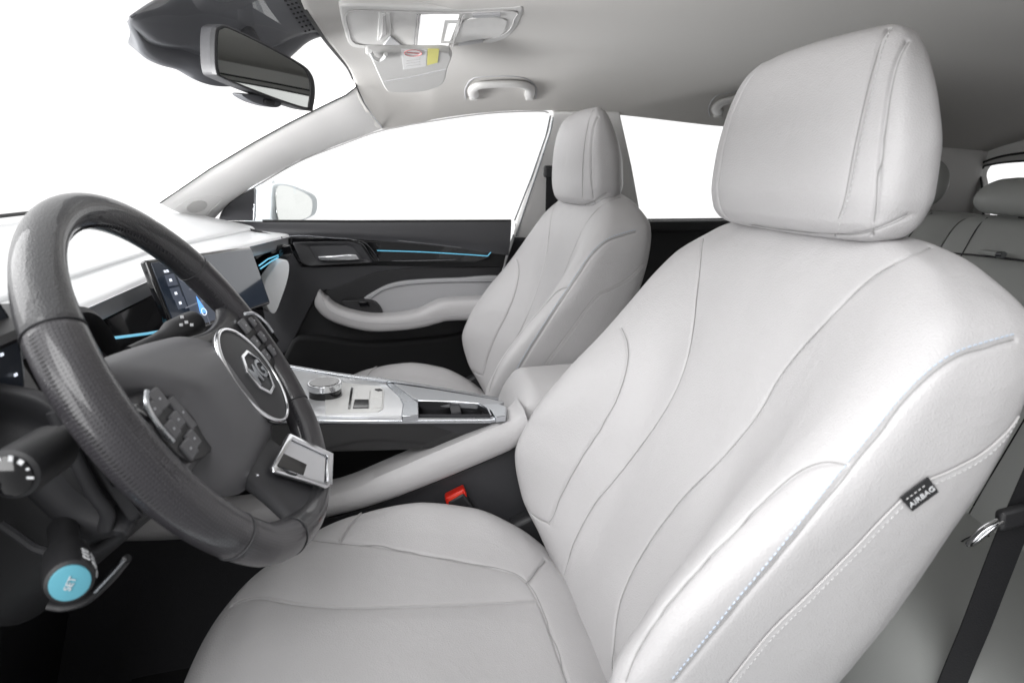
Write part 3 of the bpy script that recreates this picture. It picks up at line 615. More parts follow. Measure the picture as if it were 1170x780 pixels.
# lower spoke with silver frame
G = []
for t in np.linspace(0, 1, 14):
    u_ = -.060-.112*t; w_ = .058-.012*math.sin(math.pi*t)+.006*t; nn = -.024+.026*t
    G.append([Wp(u_, w_*math.copysign(abs(math.cos(a))**.5, math.cos(a)), nn+.011*math.copysign(abs(math.sin(a))**.7, math.sin(a))) for a in np.linspace(0, 2*math.pi, 32, endpoint=False)])
ls = grid('spoke', G, 'plastic2', sw, close_u=True, caps=True)
fz = lambda x, y: .019-.020*max(0, min(1, (345-x)/40))
so_ = [Wx(x, y, fz(x, y)) for x, y in [(327, 497), (378, 520), (376, 556), (370, 559), (309, 541), (306, 536)]]; si_ = [Wx(x, y, fz(x, y)) for x, y in [(331, 503), (372, 522), (370, 551), (366, 553), (315, 537), (313, 534)]]
mb = MB(); mb.ring(so_, si_, wn*.005); mb.build('silver_frame', 'chrome', ls, bevel=.0018)
mb = MB(); mb.prism([p-wn*.001 for p in si_], wn*.002); mb.build('mirror_insert', 'chrome', ls, bevel=.001)
mb = MB(); mb.prism([Wx(x, y, fz(x, y)+.0018) for x, y in [(315, 532), (346, 543), (350, 531), (323, 518)]], wn*.0012); mb.build('insert_reflection', 'gloss', ls, bevel=.001)  # black facet put in as the dark reflection on the insert
mb = MB(); mb.tube([Wx(290, 543, -.008), Wx(330, 556, -.008), Wx(362, 564, -.008)], .003, 8); mb.build('lower_blade', 'chrome', ls)
# steering column shroud
cs = thing('steering_column', 'dark grey steering column shroud behind the wheel, stalks sticking out of it', 'steering column', (-.36, .62, .6))
G = []
for t, ra, rb in ((0, .050, .052), (.03, .066, .070), (.07, .074, .080), (.12, .082, .088), (.20, .095, .10)):
    G.append([WC-wn*(.045+t)+wu*(-.012+ra*math.copysign(abs(math.cos(a))**.7, math.cos(a)))+wv*rb*math.copysign(abs(math.sin(a))**.7, math.sin(a)) for a in np.linspace(0, 2*math.pi, 40, endpoint=False)])
grid('shroud', G, 'plastic', cs, close_u=True, caps=True)
# near-side lower dash / knee panel seen at the left below the rim
kp = [(-60, 455), (60, 462), (105, 520), (160, 590), (128, 612), (105, 640), (70, 640), (30, 628), (-60, 560)]
G = []
A_ = resample(np.array([PY(x, y, .56) for x, y in cr([(-80, 440), (20, 452), (70, 470), (110, 520), (163, 585)], 6)]), 40)
B_ = resample(np.array([PY(x, y, .53) for x, y in cr([(-80, 560), (0, 585), (50, 625), (90, 640), (140, 612)], 6)]), 40)
for i in range(40):
    row = []
    for t in np.linspace(-.15, 1.1, 22):
        p = A_[i]+(B_[i]-A_[i])*t; row.append(p+np.array([-0.0, -.012*math.cos(t*3.0)+.010*math.sin(t*8), 0]))
    G.append(row)
grid('knee_panel', G, 'plastic2', cs, thick=.01)
ribs = MB(); ribs.tube(cr([PY(x, y, .515) for x, y in [(0, 598), (20, 612), (38, 625), (52, 630)]], 6), .004, 8)
ribs.tube(cr([PY(x, y, .53) for x, y in [(62, 470), (80, 510), (105, 560), (122, 585), (120, 604)]], 6), .006, 10); ribs.build('moulded_edge', 'plastic2', cs)
# stalks
def stalk(name, label, end, base, r0, r1, Ydir, capm, marks, group=None):
    st = thing(name, label, 'control stalk', base, 'control stalks on the steering column')
    e, b = np.array(end), np.array(base); d = (e-b)/np.linalg.norm(e-b)
    mb = MB(); mb.tube([b, b+(e-b)*.35, b+(e-b)*.5, b+(e-b)*.62, b+(e-b)*.93, b+(e-b)*.985, e], [r0*.8, r0*.75, r0*.9, r1, r1, r1*.95, r1*.80], 28); mb.build('stalk_arm', 'plastic', st)
    mb = MB(); mb.tube([e-d*.001, e+d*.0015, e+d*.002], [r1*.80, r1*.78, r1*.7], 28); mb.build('end_cap', capm if capm != 'plastic' else 'gloss', st)
    return st, e, d
e1 = PY(12, 543, .42); s1, e, d = stalk('light_stalk', 'black light stalk with white symbols on its rounded end, above the blue ended one', e1, e1+np.array([.0, .13, -.01]), .013, .0175, 0, 'plastic', True)
a1 = np.cross(d, [0, 0, 1]); a1 /= np.linalg.norm(a1); a2 = np.cross(a1, d)
mb = MB()
for k in range(7):
    an = math.radians(20+k*28); c = e+d*.0022+.0125*(a1*math.cos(an)+a2*math.sin(an)); mb.box(c, (.0030+.0012*math.sin(k*2.3), .0022+.001*math.cos(k*1.7), .0005), [a1*math.cos(an)+a2*math.sin(an), a2*math.cos(an)-a1*math.sin(an), d])
mb.build('stalk_symbols', 'white', s1)
e2 = PY(80, 665, .42); s2, e, d = stalk('cruise_stalk', 'black cruise control stalk with a sky blue end button', e2, PY(72, 604, .53), .014, .0155, 0, 'cyan_cap', True)
a1 = np.cross(d, [0, 0, 1]); a1 /= np.linalg.norm(a1); a2 = np.cross(a1, d)
vv = -a1 if (-a1)[0] < 0 else a1
text('button_text', 'SET', .0062, e+d*.0026, a1*-.55+a2*.83, a2*.55+a1*.83, 'white', s2, extr=.0003)
mb = MB()
for k in range(9):
    an = math.radians(-10+(k % 3)*26); q = e-d*(.009+.008*(k//3)); rr = .01585
    nn = a1*math.cos(an)*(1 if a1[0] > 0 else -1)+a2*math.sin(an)
    tt = np.cross(nn, d); mb.box(q+nn*rr, (.0008, .0050, .0042), [nn, tt, d])
mb.build('stalk_symbols', 'white', s2)
mb = MB(); mb.tube([PY(66, 588, .60), PY(68, 596, .575), PY(70, 600, .56)], [.034, .031, .026], 28, flat=.8); mb.build('stalk_socket', 'plastic', s2)
e3 = PY(217, 370, .76); s3, e, d = stalk('wiper_stalk', 'black wiper stalk with small white symbols, between the wheel pad and the screen', PY(224, 368, .78), PY(150, 405, .70), .012, .0155, 0, 'plastic2', True)
mb = MB(); 
for x, y in ((208, 362), (213, 368), (207, 371), (219, 371)): mb.box(PY(x, y, .742), (.0035, .001, .0030))
mb.build('stalk_symbols', 'white', s3)
# bonnet-style release lever (curved silver edged lever below the stalk)
lv = thing('shift_paddle', 'curved black lever with a bright silver edge, below the blue ended stalk', 'lever', PY(95, 690, .46))
pts = cr([PY(x, y, .46) for x, y in [(56, 690), (75, 692), (100, 684), (125, 662), (145, 638)]], 8)
mb = MB(); mb.tube(pts, .0055, 12, flat=.6); mb.build('lever_blade', 'plastic', lv)
mb = MB(); mb.tube(cr([PY(x, y, .452) for x, y in [(108, 675), (126, 656), (142, 638)]], 8), .0018, 8); mb.build('silver_edge', 'darkchrome', lv)
# ================================================================== SEATS
DY = .655; PD = .74
Zk = [.27, .33, .40, .46, .52, .58, .65, .71, .78, .83, .865, .885, .897]
K = dict(
 Xc=[.195, .205, .232, .262, .286, .308, .334, .357, .384, .402, .418, .430, .452],
 Xr=[.240, .222, .192, .166, .157, .182, .238, .298, .357, .395, .425, .440, .458],
 sr=[.165, .190, .212, .226, .236, .244, .246, .246, .240, .218, .168, .118, .02],
 so=[.175, .203, .230, .246, .258, .266, .271, .274, .270, .252, .205, .150, .025],
 Xb=[.320, .335, .355, .375, .402, .430, .458, .482, .504, .512, .502, .492, .468])
def back_section(z, n):
    g = {k: float(herm(z, Zk, v)[0]) for k, v in K.items()}
    Xc, Xr, sr, so, Xb = g['Xc'], g['Xr'], g['sr'], g['so'], g['Xb']
    D_ = Xb-Xr
    half = [(0, Xc), (sr*.22, Xc-.001), (sr*.44, Xc-.05*(Xc-Xr)), (sr*.62, Xc-.30*(Xc-Xr)), (sr*.80, Xr+.26*(Xc-Xr)), (sr*.94, Xr+.03*(Xc-Xr)), (sr+(so-sr)*.45, Xr+.04*D_), (so-.1*(so-sr), Xr+.17*D_), (so, Xr+.40*D_), (so*.995, Xr+.68*D_), (so*.96, Xr+.88*D_), (so*.86, Xb-.002), (so*.5, Xb+.004), (0, Xb+.006)]
    c = cr(half, 24); c = resample(c, 1000); k = 640; return np.vstack([c[np.round(np.linspace(0, k, n)).astype(int)], c[np.round(np.linspace(k, 999, 46)).astype(int)][1:]])
def seat_back():
    zs = np.concatenate([np.linspace(.27, .83, 400), .83+.067*np.sin(np.linspace(.02, math.pi/2, 90))])
    G = []
    n = 240
    for z in zs:
        h = back_section(z, n); row = [(x, DY+s, z-0.0*s) for s, x in h]+[(x, DY-s, z) for s, x in h[-2:0:-1]]
        G.append(row)
    return G
seat = thing('car_seat', 'pale grey leather driver seat, nearest the camera, filling the right of the photo', 'car seat', (.05, DY, .10), 'front seats')
bk = grid('backrest', seat_back(), 'leather', seat, close_u=True, caps=True, angle=0)
tb = bvh(bk)
LN = {}
LN['s1'] = cast(tb, [(709, 374), (716, 392), (716, 415), (707, 448), (690, 483), (665, 522), (643, 562), (627, 598)], 90)
LN['s2'] = cast(tb, [(803, 268), (800, 288), (796, 325), (788, 390), (775, 435), (752, 478), (715, 530), (680, 575), (655, 620), (643, 655)], 110)
LN['s3'] = cast(tb, [(1074, 277), (1058, 283), (1015, 303), (975, 333), (930, 380), (893, 425), (862, 475), (825, 520), (785, 562), (748, 608), (720, 655), (704, 700), (697, 770)], 120)
LN['s4'] = cast(tb, [(966, 528), (940, 528), (912, 538), (875, 568), (838, 605), (795, 650), (757, 695), (728, 740), (712, 778)], 90)
LN['s5'] = cast(tb, [(1160, 388), (1128, 397), (1096, 408), (1066, 428), (1035, 458), (1005, 495), (968, 540), (930, 588), (890, 637), (850, 684), (810, 733), (772, 779)], 120)
LN['s6'] = cast(tb, [(1168, 470), (1150, 495), (1122, 520), (1085, 540), (1050, 556), (1015, 588), (975, 630), (925, 680), (880, 724), (835, 779)], 110)
LN['s7'] = cast(tb, [(588, 545), (591, 562), (600, 580), (613, 592), (627, 599)], 40)
m_ = {k: mirror_line(LN[k], DY, tb) for k in ('s5', 's6') if len(LN[k]) > 4}
m1 = {k: mirror_line(LN[k], DY, tb) for k in ('s1',) if len(LN[k]) > 4}
groove(bk, [LN[k] for k in ('s1', 's2', 's3', 's4')], .0018, .0020, .0016, .012)
groove(bk, [LN[k] for k in ('s5', 's6', 's7')], .0020, .0022, .0004, .006)
if m_: groove(bk, list(m_.values()), .002, .0026)
tb2 = bvh(bk)
def snap(l, t): return [(np.array(t.find_nearest(Vector(p))[0]), n) for p, n in l]
stitches('stitching', LN['s5'], bk, 'thread', -.0045, .0050, .0030, .0006, tree=tb2)
stitches('stitching', LN['s6'], bk, 'thread_w', .0045, .0050, .0030, .0005, tree=tb2)
cord('piping', LN['s6'], bk, 'piping', .0010, .0002, -.0015)
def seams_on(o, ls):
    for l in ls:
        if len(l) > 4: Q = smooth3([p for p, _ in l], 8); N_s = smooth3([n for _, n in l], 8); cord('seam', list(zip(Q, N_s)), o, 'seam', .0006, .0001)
tb2 = bvh(bk)
def snap(l, t): return [(np.array(t.find_nearest(Vector(p))[0]), n) for p, n in l]
seams_on(bk, [snap(LN[k], tb2) for k in ('s1', 's2', 's3', 's4', 's5', 's7')])
# airbag label sewn in the side seam
L6 = LN['s6']
if len(L6) > 10:
    a_ = PX  # label corners lie on the side of the backrest
    hits = [tb.ray_cast(Vector(CAM), Vector(ray(x, y)).normalized()) for x, y in [(1026, 567), (1058, 543), (1070, 560), (1040, 582)]]
    if all(h[0] is not None for h in hits):
        q = [np.array(h[0]) for h in hits]; nn = sum(np.array(h[1]) for h in hits); nn /= np.linalg.norm(nn)
        if nn[1] > 0: nn = -nn
        mb = MB(); mb.prism([p+nn*.0012 for p in q], nn*.0014); tgm = mb.build('airbag_label', mat('black_label', (.02, .02, .022), .6), bk, bevel=.0004)
        cx_ = (q[0]*.30+q[1]*.30+q[2]*.7+q[3]*.7)/2; xd = q[1]-q[0]; yd = (q[0]+q[1])/2-(q[2]+q[3])/2
        text('label_text', 'AIRBAG', .0068, (q[0]+q[1])/2*.37+(q[2]+q[3])/2*.63+nn*.0030, xd, yd, 'white', tgm, extr=.0003)
        st_ = [((q[0]*.78+q[3]*.22)*(1-t)+(q[1]*.78+q[2]*.22)*t+nn*.003, nn) for t in np.linspace(.1, .9, 12)]
        mb = MB(); pp = [p for p, _ in st_]
        for i in range(0, 10, 2): mb.tube([pp[i], pp[i+1]], .0004, 5)
        mb.build('label_thread', 'thread_w', tgm)
# headrest
Hz = [.8835, .886, .892, .905, .93, .968, 1.006, 1.038, 1.061, 1.074, 1.082, 1.085]
Hf = [.424, .413, .404, .397, .394, .396, .401, .409, .419, .429, .442, .456]
Hb = [.474, .485, .495, .505, .511, .511, .505, .495, .485, .477, .470, .461]
Hw = [.118, .137, .151, .161, .167, .165, .157, .147, .136, .122, .096, .030]
G = []
for t in np.concatenate([np.linspace(0, .06, 14), np.linspace(.066, .92, 190), np.linspace(.923, 1, 34)]):
    z = Hz[0]+(Hz[-1]-Hz[0])*t; f_, b_, w_ = [float(herm(z, Hz, v)[0]) for v in (Hf, Hb, Hw)]
    row = []
    for a in np.linspace(0, 2*math.pi, 420, endpoint=False):
        c, s = math.cos(a), math.sin(a); ex = 2/3.6
        ss = math.copysign(abs(c)**ex, c); dd = math.copysign(abs(s)**ex, s)
        x = (f_+b_)/2+(b_-f_)/2*dd
        row.append((x+.010*max(0, -dd)*ss*ss, DY+.012+w_*ss*(1-.26*max(0, dd)**2), z))
    G.append(row)
hr = grid('headrest', G, 'leather', seat, close_u=True, caps=True, angle=0)
th = bvh(hr)
ha = cast(th, [(948, 276), (958, 262), (965, 235), (972, 190), (985, 130), (998, 75), (1006, 45), (1015, 31)], 80)
hb_ = cast(th, [(996, 270), (1001, 245), (1004, 200), (1009, 150), (1016, 100), (1026, 62), (1037, 46)], 80)
hc = cast(th, [(812, 250), (835, 257), (870, 260), (910, 266), (950, 270), (985, 268), (1015, 258), (1040, 246)], 80)
ha, hb_ = [list(zip(smooth3([p for p, _ in l], 60), smooth3([n for _, n in l], 60))) for l in (ha, hb_)]
lines = [l for l in (ha, hb_, hc) if len(l) > 4]; ml = [mirror_line(l, DY, th) for l in (ha, hb_) if len(l) > 4]
groove(hr, lines+ml, .0020, .0022, .0016, .012)
th2 = bvh(hr)
def calm(l): return list(zip(smooth3([p for p, _ in l], 60), smooth3([n for _, n in l], 60)))
ha, lines, ml = calm(ha), [calm(l) for l in lines], [calm(l) for l in ml]
seams_on(hr, [snap(l, th2) for l in lines+ml])
if len(ha) > 4: stitches('stitching', ha, hr, 'thread_w', -.0045, .0052, .0028, .0005, tree=th2)
for sg in (-1, 1): mb = MB(); mb.tube([(.462, DY+sg*.052, .85), (.458, DY+sg*.052, .90)], .0065, 14); mb.build('headrest_post', 'darkchrome', seat)
mb = MB(); mb.box((.462, DY-.062, .893), (.05, .036, .016)); mb.build('post_guide', 'light_plastic', seat, bevel=.004)
# cushion
Xk = [-.277, -.271, -.255, -.230, -.18, -.10, 0, .09, .16, .21, .25]
zc = [.330, .375, .408, .428, .440, .442, .432, .416, .398, .372, .34]
zb = [.320, .365, .402, .428, .448, .462, .465, .448, .412, .370, .32]
so_k = [.150, .175, .195, .212, .228, .238, .246, .246, .238, .225, .205]
G = []
for X in np.concatenate([-.277+.05*(1-np.cos(np.linspace(0, math.pi/2, 50))), np.linspace(-.2255, .25, 350)]):
    c_z, b_z, so = [float(herm(X, Xk, v)[0]) for v in (zc, zb, so_k)]
    half = [(0, c_z), (so*.25, c_z-.001), (so*.50, c_z+.06*(b_z-c_z)), (so*.66, c_z+.35*(b_z-c_z)), (so*.82, b_z-.003), (so*.91, b_z-.004), (so*.975, b_z-.022), (so, b_z-.055), (so*.995, .30), (so*.97, .24)]
    c = resample(cr(half, 14), 260); row = []
    for s, z in list(reversed([(-s, z) for s, z in c]))[:-1]+[tuple(q) for q in c]:
        k = abs(s)/so; row.append((X+.085*k**3*max(0, min(1, (.02-X)/.25)), DY+s, z))
    G.append(row)
cu = grid('seat_cushion', G, 'leather', seat, angle=0)
tcu = bvh(cu)
C1 = cast(tcu, [(352, 614), (390, 618), (430, 622), (470, 629), (520, 638), (565, 647), (590, 654), (603, 664), (611, 676), (622, 700), (635, 735), (650, 778)], 120)
C2 = cast(tcu, [(264, 690), (280, 683), (300, 681), (335, 687), (380, 691), (440, 691), (500, 689), (560, 687), (600, 685), (614, 684)], 110)
C3 = cast(tcu, [(388, 617), (398, 600), (412, 586), (432, 577), (460, 573), (490, 571.5)], 60)
C4 = cast(tcu, [(603, 664), (610, 655), (618, 645), (624, 638)], 20)
cl = [l for l in (C1, C2, C3, C4) if len(l) > 4]
groove(cu, cl, .0024, .0023, .0028, .016)
mB = [mirror_line(C1[:70], DY, tcu)] if len(C1) > 80 else []
if mB: groove(cu, mB, .0022, .0026)
tc2 = bvh(cu); seams_on(cu, [snap(l, tc2) for l in (C1, C4)])
if len(C3) > 4: cord('piping', C3, cu, 'piping', .0009, .0)
if len(C2) > 4: cord('piping', C2, cu, 'piping', .0006, -.0010)
mb = MB(); mb.box((.02, DY, .20), (.44, .42, .10)); mb.box((.0, DY-.19, .10), (.40, .03, .06)); mb.box((.0, DY+.19, .10), (.40, .03, .06)); mb.build('seat_base', 'plastic', seat, bevel=.01)
mb = MB(); mb.prism([(.10, DY+.232, .30), (.19, DY+.232, .29), (.235, DY+.232, .36), (.20, DY+.232, .42), (.155, DY+.232, .40)], (0, .03, 0)); mb.build('hinge_cover', 'plastic', seat, bevel=.008)
mb = MB(); mb.prism([(.10, DY-.262, .30), (.19, DY-.262, .29), (.245, DY-.262, .36), (.24, DY-.262, .43), (.155, DY-.262, .40)], (0, .03, 0)); mb.build('hinge_cover', 'plastic', seat, bevel=.008)
# the passenger seat: copies of the seat and of every part
def copy_tree(o, parent=None):
    c = o.copy(); COL.objects.link(c)
    if parent is not None: c.parent = parent; c.matrix_parent_inverse = o.matrix_parent_inverse.copy()
    for ch in list(o.children):
        if ch.name.split('.')[0] != 'airbag_label': copy_tree(ch, c)
    return c
bpy.context.view_layer.update()
ps = copy_tree(seat); ps.location.y += PD
Rp = Matrix.Translation((.22, 0, .36)) @ Matrix.Rotation(math.radians(-4.0), 4, 'Y') @ Matrix.Translation((-.22, 0, -.36))
for c in ps.children:
    if c.name.split('.')[0] in ('backrest', 'headrest', 'headrest_post', 'post_guide'): c.matrix_basis = (Matrix.Translation((0, 0, -.020)) if c.name.startswith('headrest.') else Matrix.Identity(4)) @ Rp @ c.matrix_basis
ps['label'] = 'pale grey leather passenger seat, farther away, standing between the console and the far door'
# ---------------------------------------------------------------- rear seat
rs = thing('rear_seat', 'grey leather rear bench with stitched panels behind the driver seat', 'rear seat', (1.1, YC, .1))
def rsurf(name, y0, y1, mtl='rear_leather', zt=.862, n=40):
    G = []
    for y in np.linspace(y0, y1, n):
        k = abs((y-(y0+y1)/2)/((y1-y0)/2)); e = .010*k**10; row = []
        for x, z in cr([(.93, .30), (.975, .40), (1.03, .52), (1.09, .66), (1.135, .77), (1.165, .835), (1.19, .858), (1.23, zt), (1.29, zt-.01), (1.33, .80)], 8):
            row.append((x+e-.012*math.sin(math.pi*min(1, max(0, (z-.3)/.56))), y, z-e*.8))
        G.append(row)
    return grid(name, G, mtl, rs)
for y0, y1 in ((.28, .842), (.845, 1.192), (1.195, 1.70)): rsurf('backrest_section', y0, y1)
mb = MB(); mb.tube([PX(x, y, 1.115) for x, y in [(1085, 289), (1110, 291), (1140, 294), (1180, 299)]], .0020, 8); mb.tube([PX(x, y, 1.10) for x, y in [(1190, 352), (1165, 385), (1150, 410)]], .0018, 8)
mb.build('seam_piping', 'plastic2', rs)
mb = MB(); mb.box(PX(1134, 289, 1.118), (.02, .045, .009)); mb.build('buckle_pocket', 'rear_leather', rs, bevel=.003)
mb = MB(); mb.tube([PX(1140, 291, 1.105), PX(1147, 291, 1.105)], .006, 12); mb.build('fastener', 'darkchrome', rs)
def rbx(t): return cr([(.93, .30), (.975, .40), (1.03, .52), (1.09, .66), (1.135, .77), (1.165, .835), (1.19, .858)], 8)
for ya, yb in ((1.30, 1.27), (1.58, 1.62), (1.10, 1.13), (.93, .90)):
    c = rbx(0); mb = MB(); mb.tube([(x-.012*math.sin(math.pi*min(1, max(0, (z-.3)/.56)))-.0004, ya+(yb-ya)*i/len(c), z) for i, (x, z) in enumerate(c)], .0013, 6); mb.build('panel_seam', 'plastic2', rs)
mb = MB(); mb.box((1.20, YC-.03, .56), (.04, 1.36, .44)); mb.build('gap_backing', 'plastic', rs)  # unseen backing added so no light shows through the section gaps
def rhead(yc, w_, x0=1.19, z0=.866, h_=.082, lab=None):
    G = []
    for t in np.linspace(0, 1, 26):
        k = math.sin(math.pi*min(1, max(0, t)))**.35 if 0 < t < 1 else .05; G.append([(x0+.02*t+.045*k*math.copysign(abs(math.sin(a))**.8, math.sin(a)), yc+w_*(.55+.45*k)*(1-.10*t)*math.copysign(abs(math.cos(a))**.55, math.cos(a)), z0+h_*t) for a in np.linspace(0, 2*math.pi, 48, endpoint=False)])
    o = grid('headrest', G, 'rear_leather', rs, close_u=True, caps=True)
    mb = MB(); mb.box((x0+.01, yc, z0), (.02, .09, .03)); mb.build('headrest_post', 'plastic', o, bevel=.004)
rhead(1.03, .152, 1.20, .864, .074); rhead(1.42, .165, 1.19, .866, .115); rhead(.60, .140, 1.19, .866, .115)
G = []
for y in np.linspace(.28, 1.70, 60):
    e = .004*math.sin(y*9); G.append([(x, y, z+e) for x, z in cr([(.60, .10), (.575, .20), (.575, .30), (.60, .372), (.66, .395), (.80, .385), (.95, .365), (1.02, .35)], 8)])
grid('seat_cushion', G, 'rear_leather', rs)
mb = MB(); mb.tube(cr([PX(x, y, .86) for x, y in [(1075, 665), (1082, 640), (1094, 622), (1112, 612), (1130, 612)]], 6), .0014, 6); mb.build('cushion_seam', 'plastic2', rs)
mb = MB(); mb.tube([(.62, 1.00, .392), (.80, 1.0, .392), (1.0, 1.0, .362)], .003, 6); mb.build('cushion_seam', 'plastic2', rs)
# ---------------------------------------------------------------- belts
def strap(mbx, pts, wdir, w_, t_=.0016):
    pts = [np.array(p, float) for p in pts]; wd = np.array(wdir, float); wd /= np.linalg.norm(wd); v = []; f = []
    for i, p in enumerate(pts):
        t = pts[min(i+1, len(pts)-1)]-pts[max(i-1, 0)]; n_ = np.cross(t, wd); n_ /= np.linalg.norm(n_)
        v += [p-wd*w_/2-n_*t_/2, p+wd*w_/2-n_*t_/2, p+wd*w_/2+n_*t_/2, p-wd*w_/2+n_*t_/2]
    for i in range(len(pts)-1):
        for k in range(4): f.append((4*i+k, 4*i+(k+1) % 4, 4*i+4+(k+1) % 4, 4*i+4+k))
    f += [(3, 2, 1, 0), tuple(4*(len(pts)-1)+k for k in range(4))]; mbx.add(v, f)
Yb = .50
b1 = thing('seat_belt', 'black seat belt with a steel tongue hanging at the lower right, behind the driver seat', 'seat belt', PY(1080, 800, Yb))
pts = [PY(x, y, Yb) for x, y in [(1230, 430), (1195, 520), (1160, 600), (1140, 650), (1115, 715), (1092, 770), (1065, 840)]]
mb = MB(); strap(mb, cr(pts, 4), _R, .034); mb.build('webbing', 'seatbelt', b1)
mb = MB(); c = PY(1165, 588, Yb-.012); mb.box(c, (.050, .012, .022), [_R*.95+_U*.25, _F, _U]); mb.build('tongue_grip', 'plastic', b1, bevel=.005)
mb = MB(); mb.tube(cr([PY(x, y, Yb-.014) for x, y in [(1146, 596), (1135, 603), (1124, 612), (1112, 621), (1106, 622), (1110, 616), (1124, 603), (1140, 594)]], 5), .0022, 8); mb.build('steel_tongue', 'chrome', b1)
b2 = thing('seat_belt', 'black seat belt coming down the far pillar behind the passenger headrest', 'seat belt', (.40, 1.66, .6))
mb = MB(); strap(mb, [sidep(x, y, .05) for x, y in [(634, 190), (633, 225), (632, 262), (631, 300), (640, 420)]], (1, 0, 0), .045); mb.build('webbing', 'seatbelt', b2)
mb = MB(); mb.box(sidep(632, 196, .06), (.05, .02, .03)); mb.build('belt_guide', 'plastic', b2, bevel=.006)
bu = thing('belt_buckle', 'black seat belt buckle with a bright red release button beside the driver seat', 'belt buckle', PY(535, 620, .925))
q0, q1, q2, q3 = [PY(x, y, .915) for x, y in [(508, 567), (530, 556), (534, 566), (511, 579)]]
qx = (q1-q0)/np.linalg.norm(q1-q0); qz = np.array([-qx[2], 0, qx[0]]); qd = PY(552, 610, .915)-PY(523, 568, .915); qd /= np.linalg.norm(qd)
cc_ = (q0+q1+q2+q3)/4
mb = MB(); mb.box(cc_+qd*.035, (.030, .018, .075), [np.cross([0, 1, 0], qd), [0, 1, 0], qd]); mb.build('buckle_body', 'plastic', bu, bevel=.004)
mb = MB(); mb.prism([p+np.array([0, -.006, 0]) for p in (q0, q1, q2, q3)], (0, .018, 0)); rb = mb.build('release_button', 'red', bu, bevel=.003)
mb = MB(); mb.prism([cc_+(p-cc_)*.72+np.array([0, -.0068, 0]) for p in (q0, q1, q2, q3)], (0, .003, 0)); mb.build('button_face', mat('bright_red_face', (.85, .06, .03), .3), rb, bevel=.001)
# ================================================================== CENTRE CONSOLE
cn = thing('centre_console', 'silver and grey centre console between the front seats with cup holders, buttons and armrest', 'centre console', (.0, YC, .1))
NY, FY = .925, 1.095
# near edge and far edge in true positions
near = [PY(x, y, NY) for x, y in [(270, 477), (330, 478), (460, 478), (560, 477), (577, 474)]]
zt0 = near[1][2]
top_near = [(200, 474), (330, 474), (455, 474), (560, 475), (578, 470)]
N_ = resample(np.array([PY(x, y, NY) for x, y in top_near]), 50); Fr = resample(np.array([PY(x, y, FY) for x, y in [(300, 414), (385, 429), (440, 436), (500, 446), (560, 455.5), (578, 458)]]), 50)
# side body (dark)
px_plate('side_panel', [(-100, 484), (330, 483), (560, 482), (578, 481), (572, 487), (520, 512), (430, 515), (-100, 530)], lambda x, y: PY(x, y, NY+.004), (0, .03, 0), 'gloss', cn, bevel=.003)
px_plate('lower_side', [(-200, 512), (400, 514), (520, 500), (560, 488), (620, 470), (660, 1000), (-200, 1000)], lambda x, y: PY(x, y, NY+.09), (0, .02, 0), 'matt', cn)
mb = MB(); mb.tube([PY(x, y, NY-.002) for x, y in [(200, 480), (330, 480.5), (460, 480.5), (560, 480), (578, 474)]], .0055, 12, flat=.9); mb.build('near_edge_strip', 'satin', cn)
mb = MB(); mb.tube(cr([PY(x, y, FY) for x, y in [(300, 414), (385, 428), (440, 434.5), (500, 444), (560, 454.5), (580, 458)]], 5), .0040, 10); mb.build('far_edge_strip', 'satin', cn)
def ct(u, v, n=0.0):     # u along the console 0..1, v 0 near .. 1 far
    i = u*49; a = int(min(48, max(0, math.floor(i)))); f_ = i-a
    p = N_[a]*(1-f_)+N_[a+1]*f_; q = Fr[a]*(1-f_)+Fr[a+1]*f_; return p+(q-p)*v+np.array([0, 0, n])
# front plate (silver, whitened for the window it reflects) with selector and buttons
def on(x, y, dz=0.0):   # photo point on the console top plane
    p0 = N_[25]; n_ = np.cross(N_[49]-N_[10], Fr[25]-N_[25]); return PL(x, y, p0+np.array([0, 0, dz]), n_)
mb = MB(); mb.prism([on(x, y) for x, y in [(200, 474), (459, 474.5), (461, 462), (457, 453), (440, 437), (385, 429), (300, 416)]], (0, 0, -.012)); tp = mb.build('top_plate', 'plate', cn, bevel=.002)
mb = MB(); mb.prism([on(x, y, .0014) for x, y in [(370, 434), (435, 441), (439, 446), (438, 466), (432, 470), (372, 472)]], (0, 0, -.003)); kb = mb.build('button_field', 'switch', cn, bevel=.001)
for qd_ in ([(408, 445), (423, 446), (422, 455), (406, 455)], [(426, 446), (437, 446.5), (437, 453), (425, 453)], [(425, 454.5), (437, 454.5), (436, 465), (424, 466)]):
    mb = MB(); mb.prism([on(x, y, .003) for x, y in qd_], (0, 0, -.002)); mb.build('console_button', 'switch', kb, bevel=.0006)
mb = MB(); mb.prism([on(x, y, .0032) for x, y in [(405, 456), (421.5, 456), (421, 465), (403, 465.5)]], (0, 0, -.002)); mb.build('console_button', 'gloss', kb, bevel=.0006)
mb = MB(); mb.prism([on(x, y, .0045) for x, y in [(428, 444), (434, 443.6), (437, 445), (432, 446)]], (0, 0, -.002)); mb.build('console_button', 'plastic', kb, bevel=.0004)
mb = MB(); mb.prism([on(x, y, .0030) for x, y in [(401, 442), (403.5, 442), (400, 466), (397.5, 466)]], (0, 0, -.002)); mb.build('slot_line', 'gloss', kb)
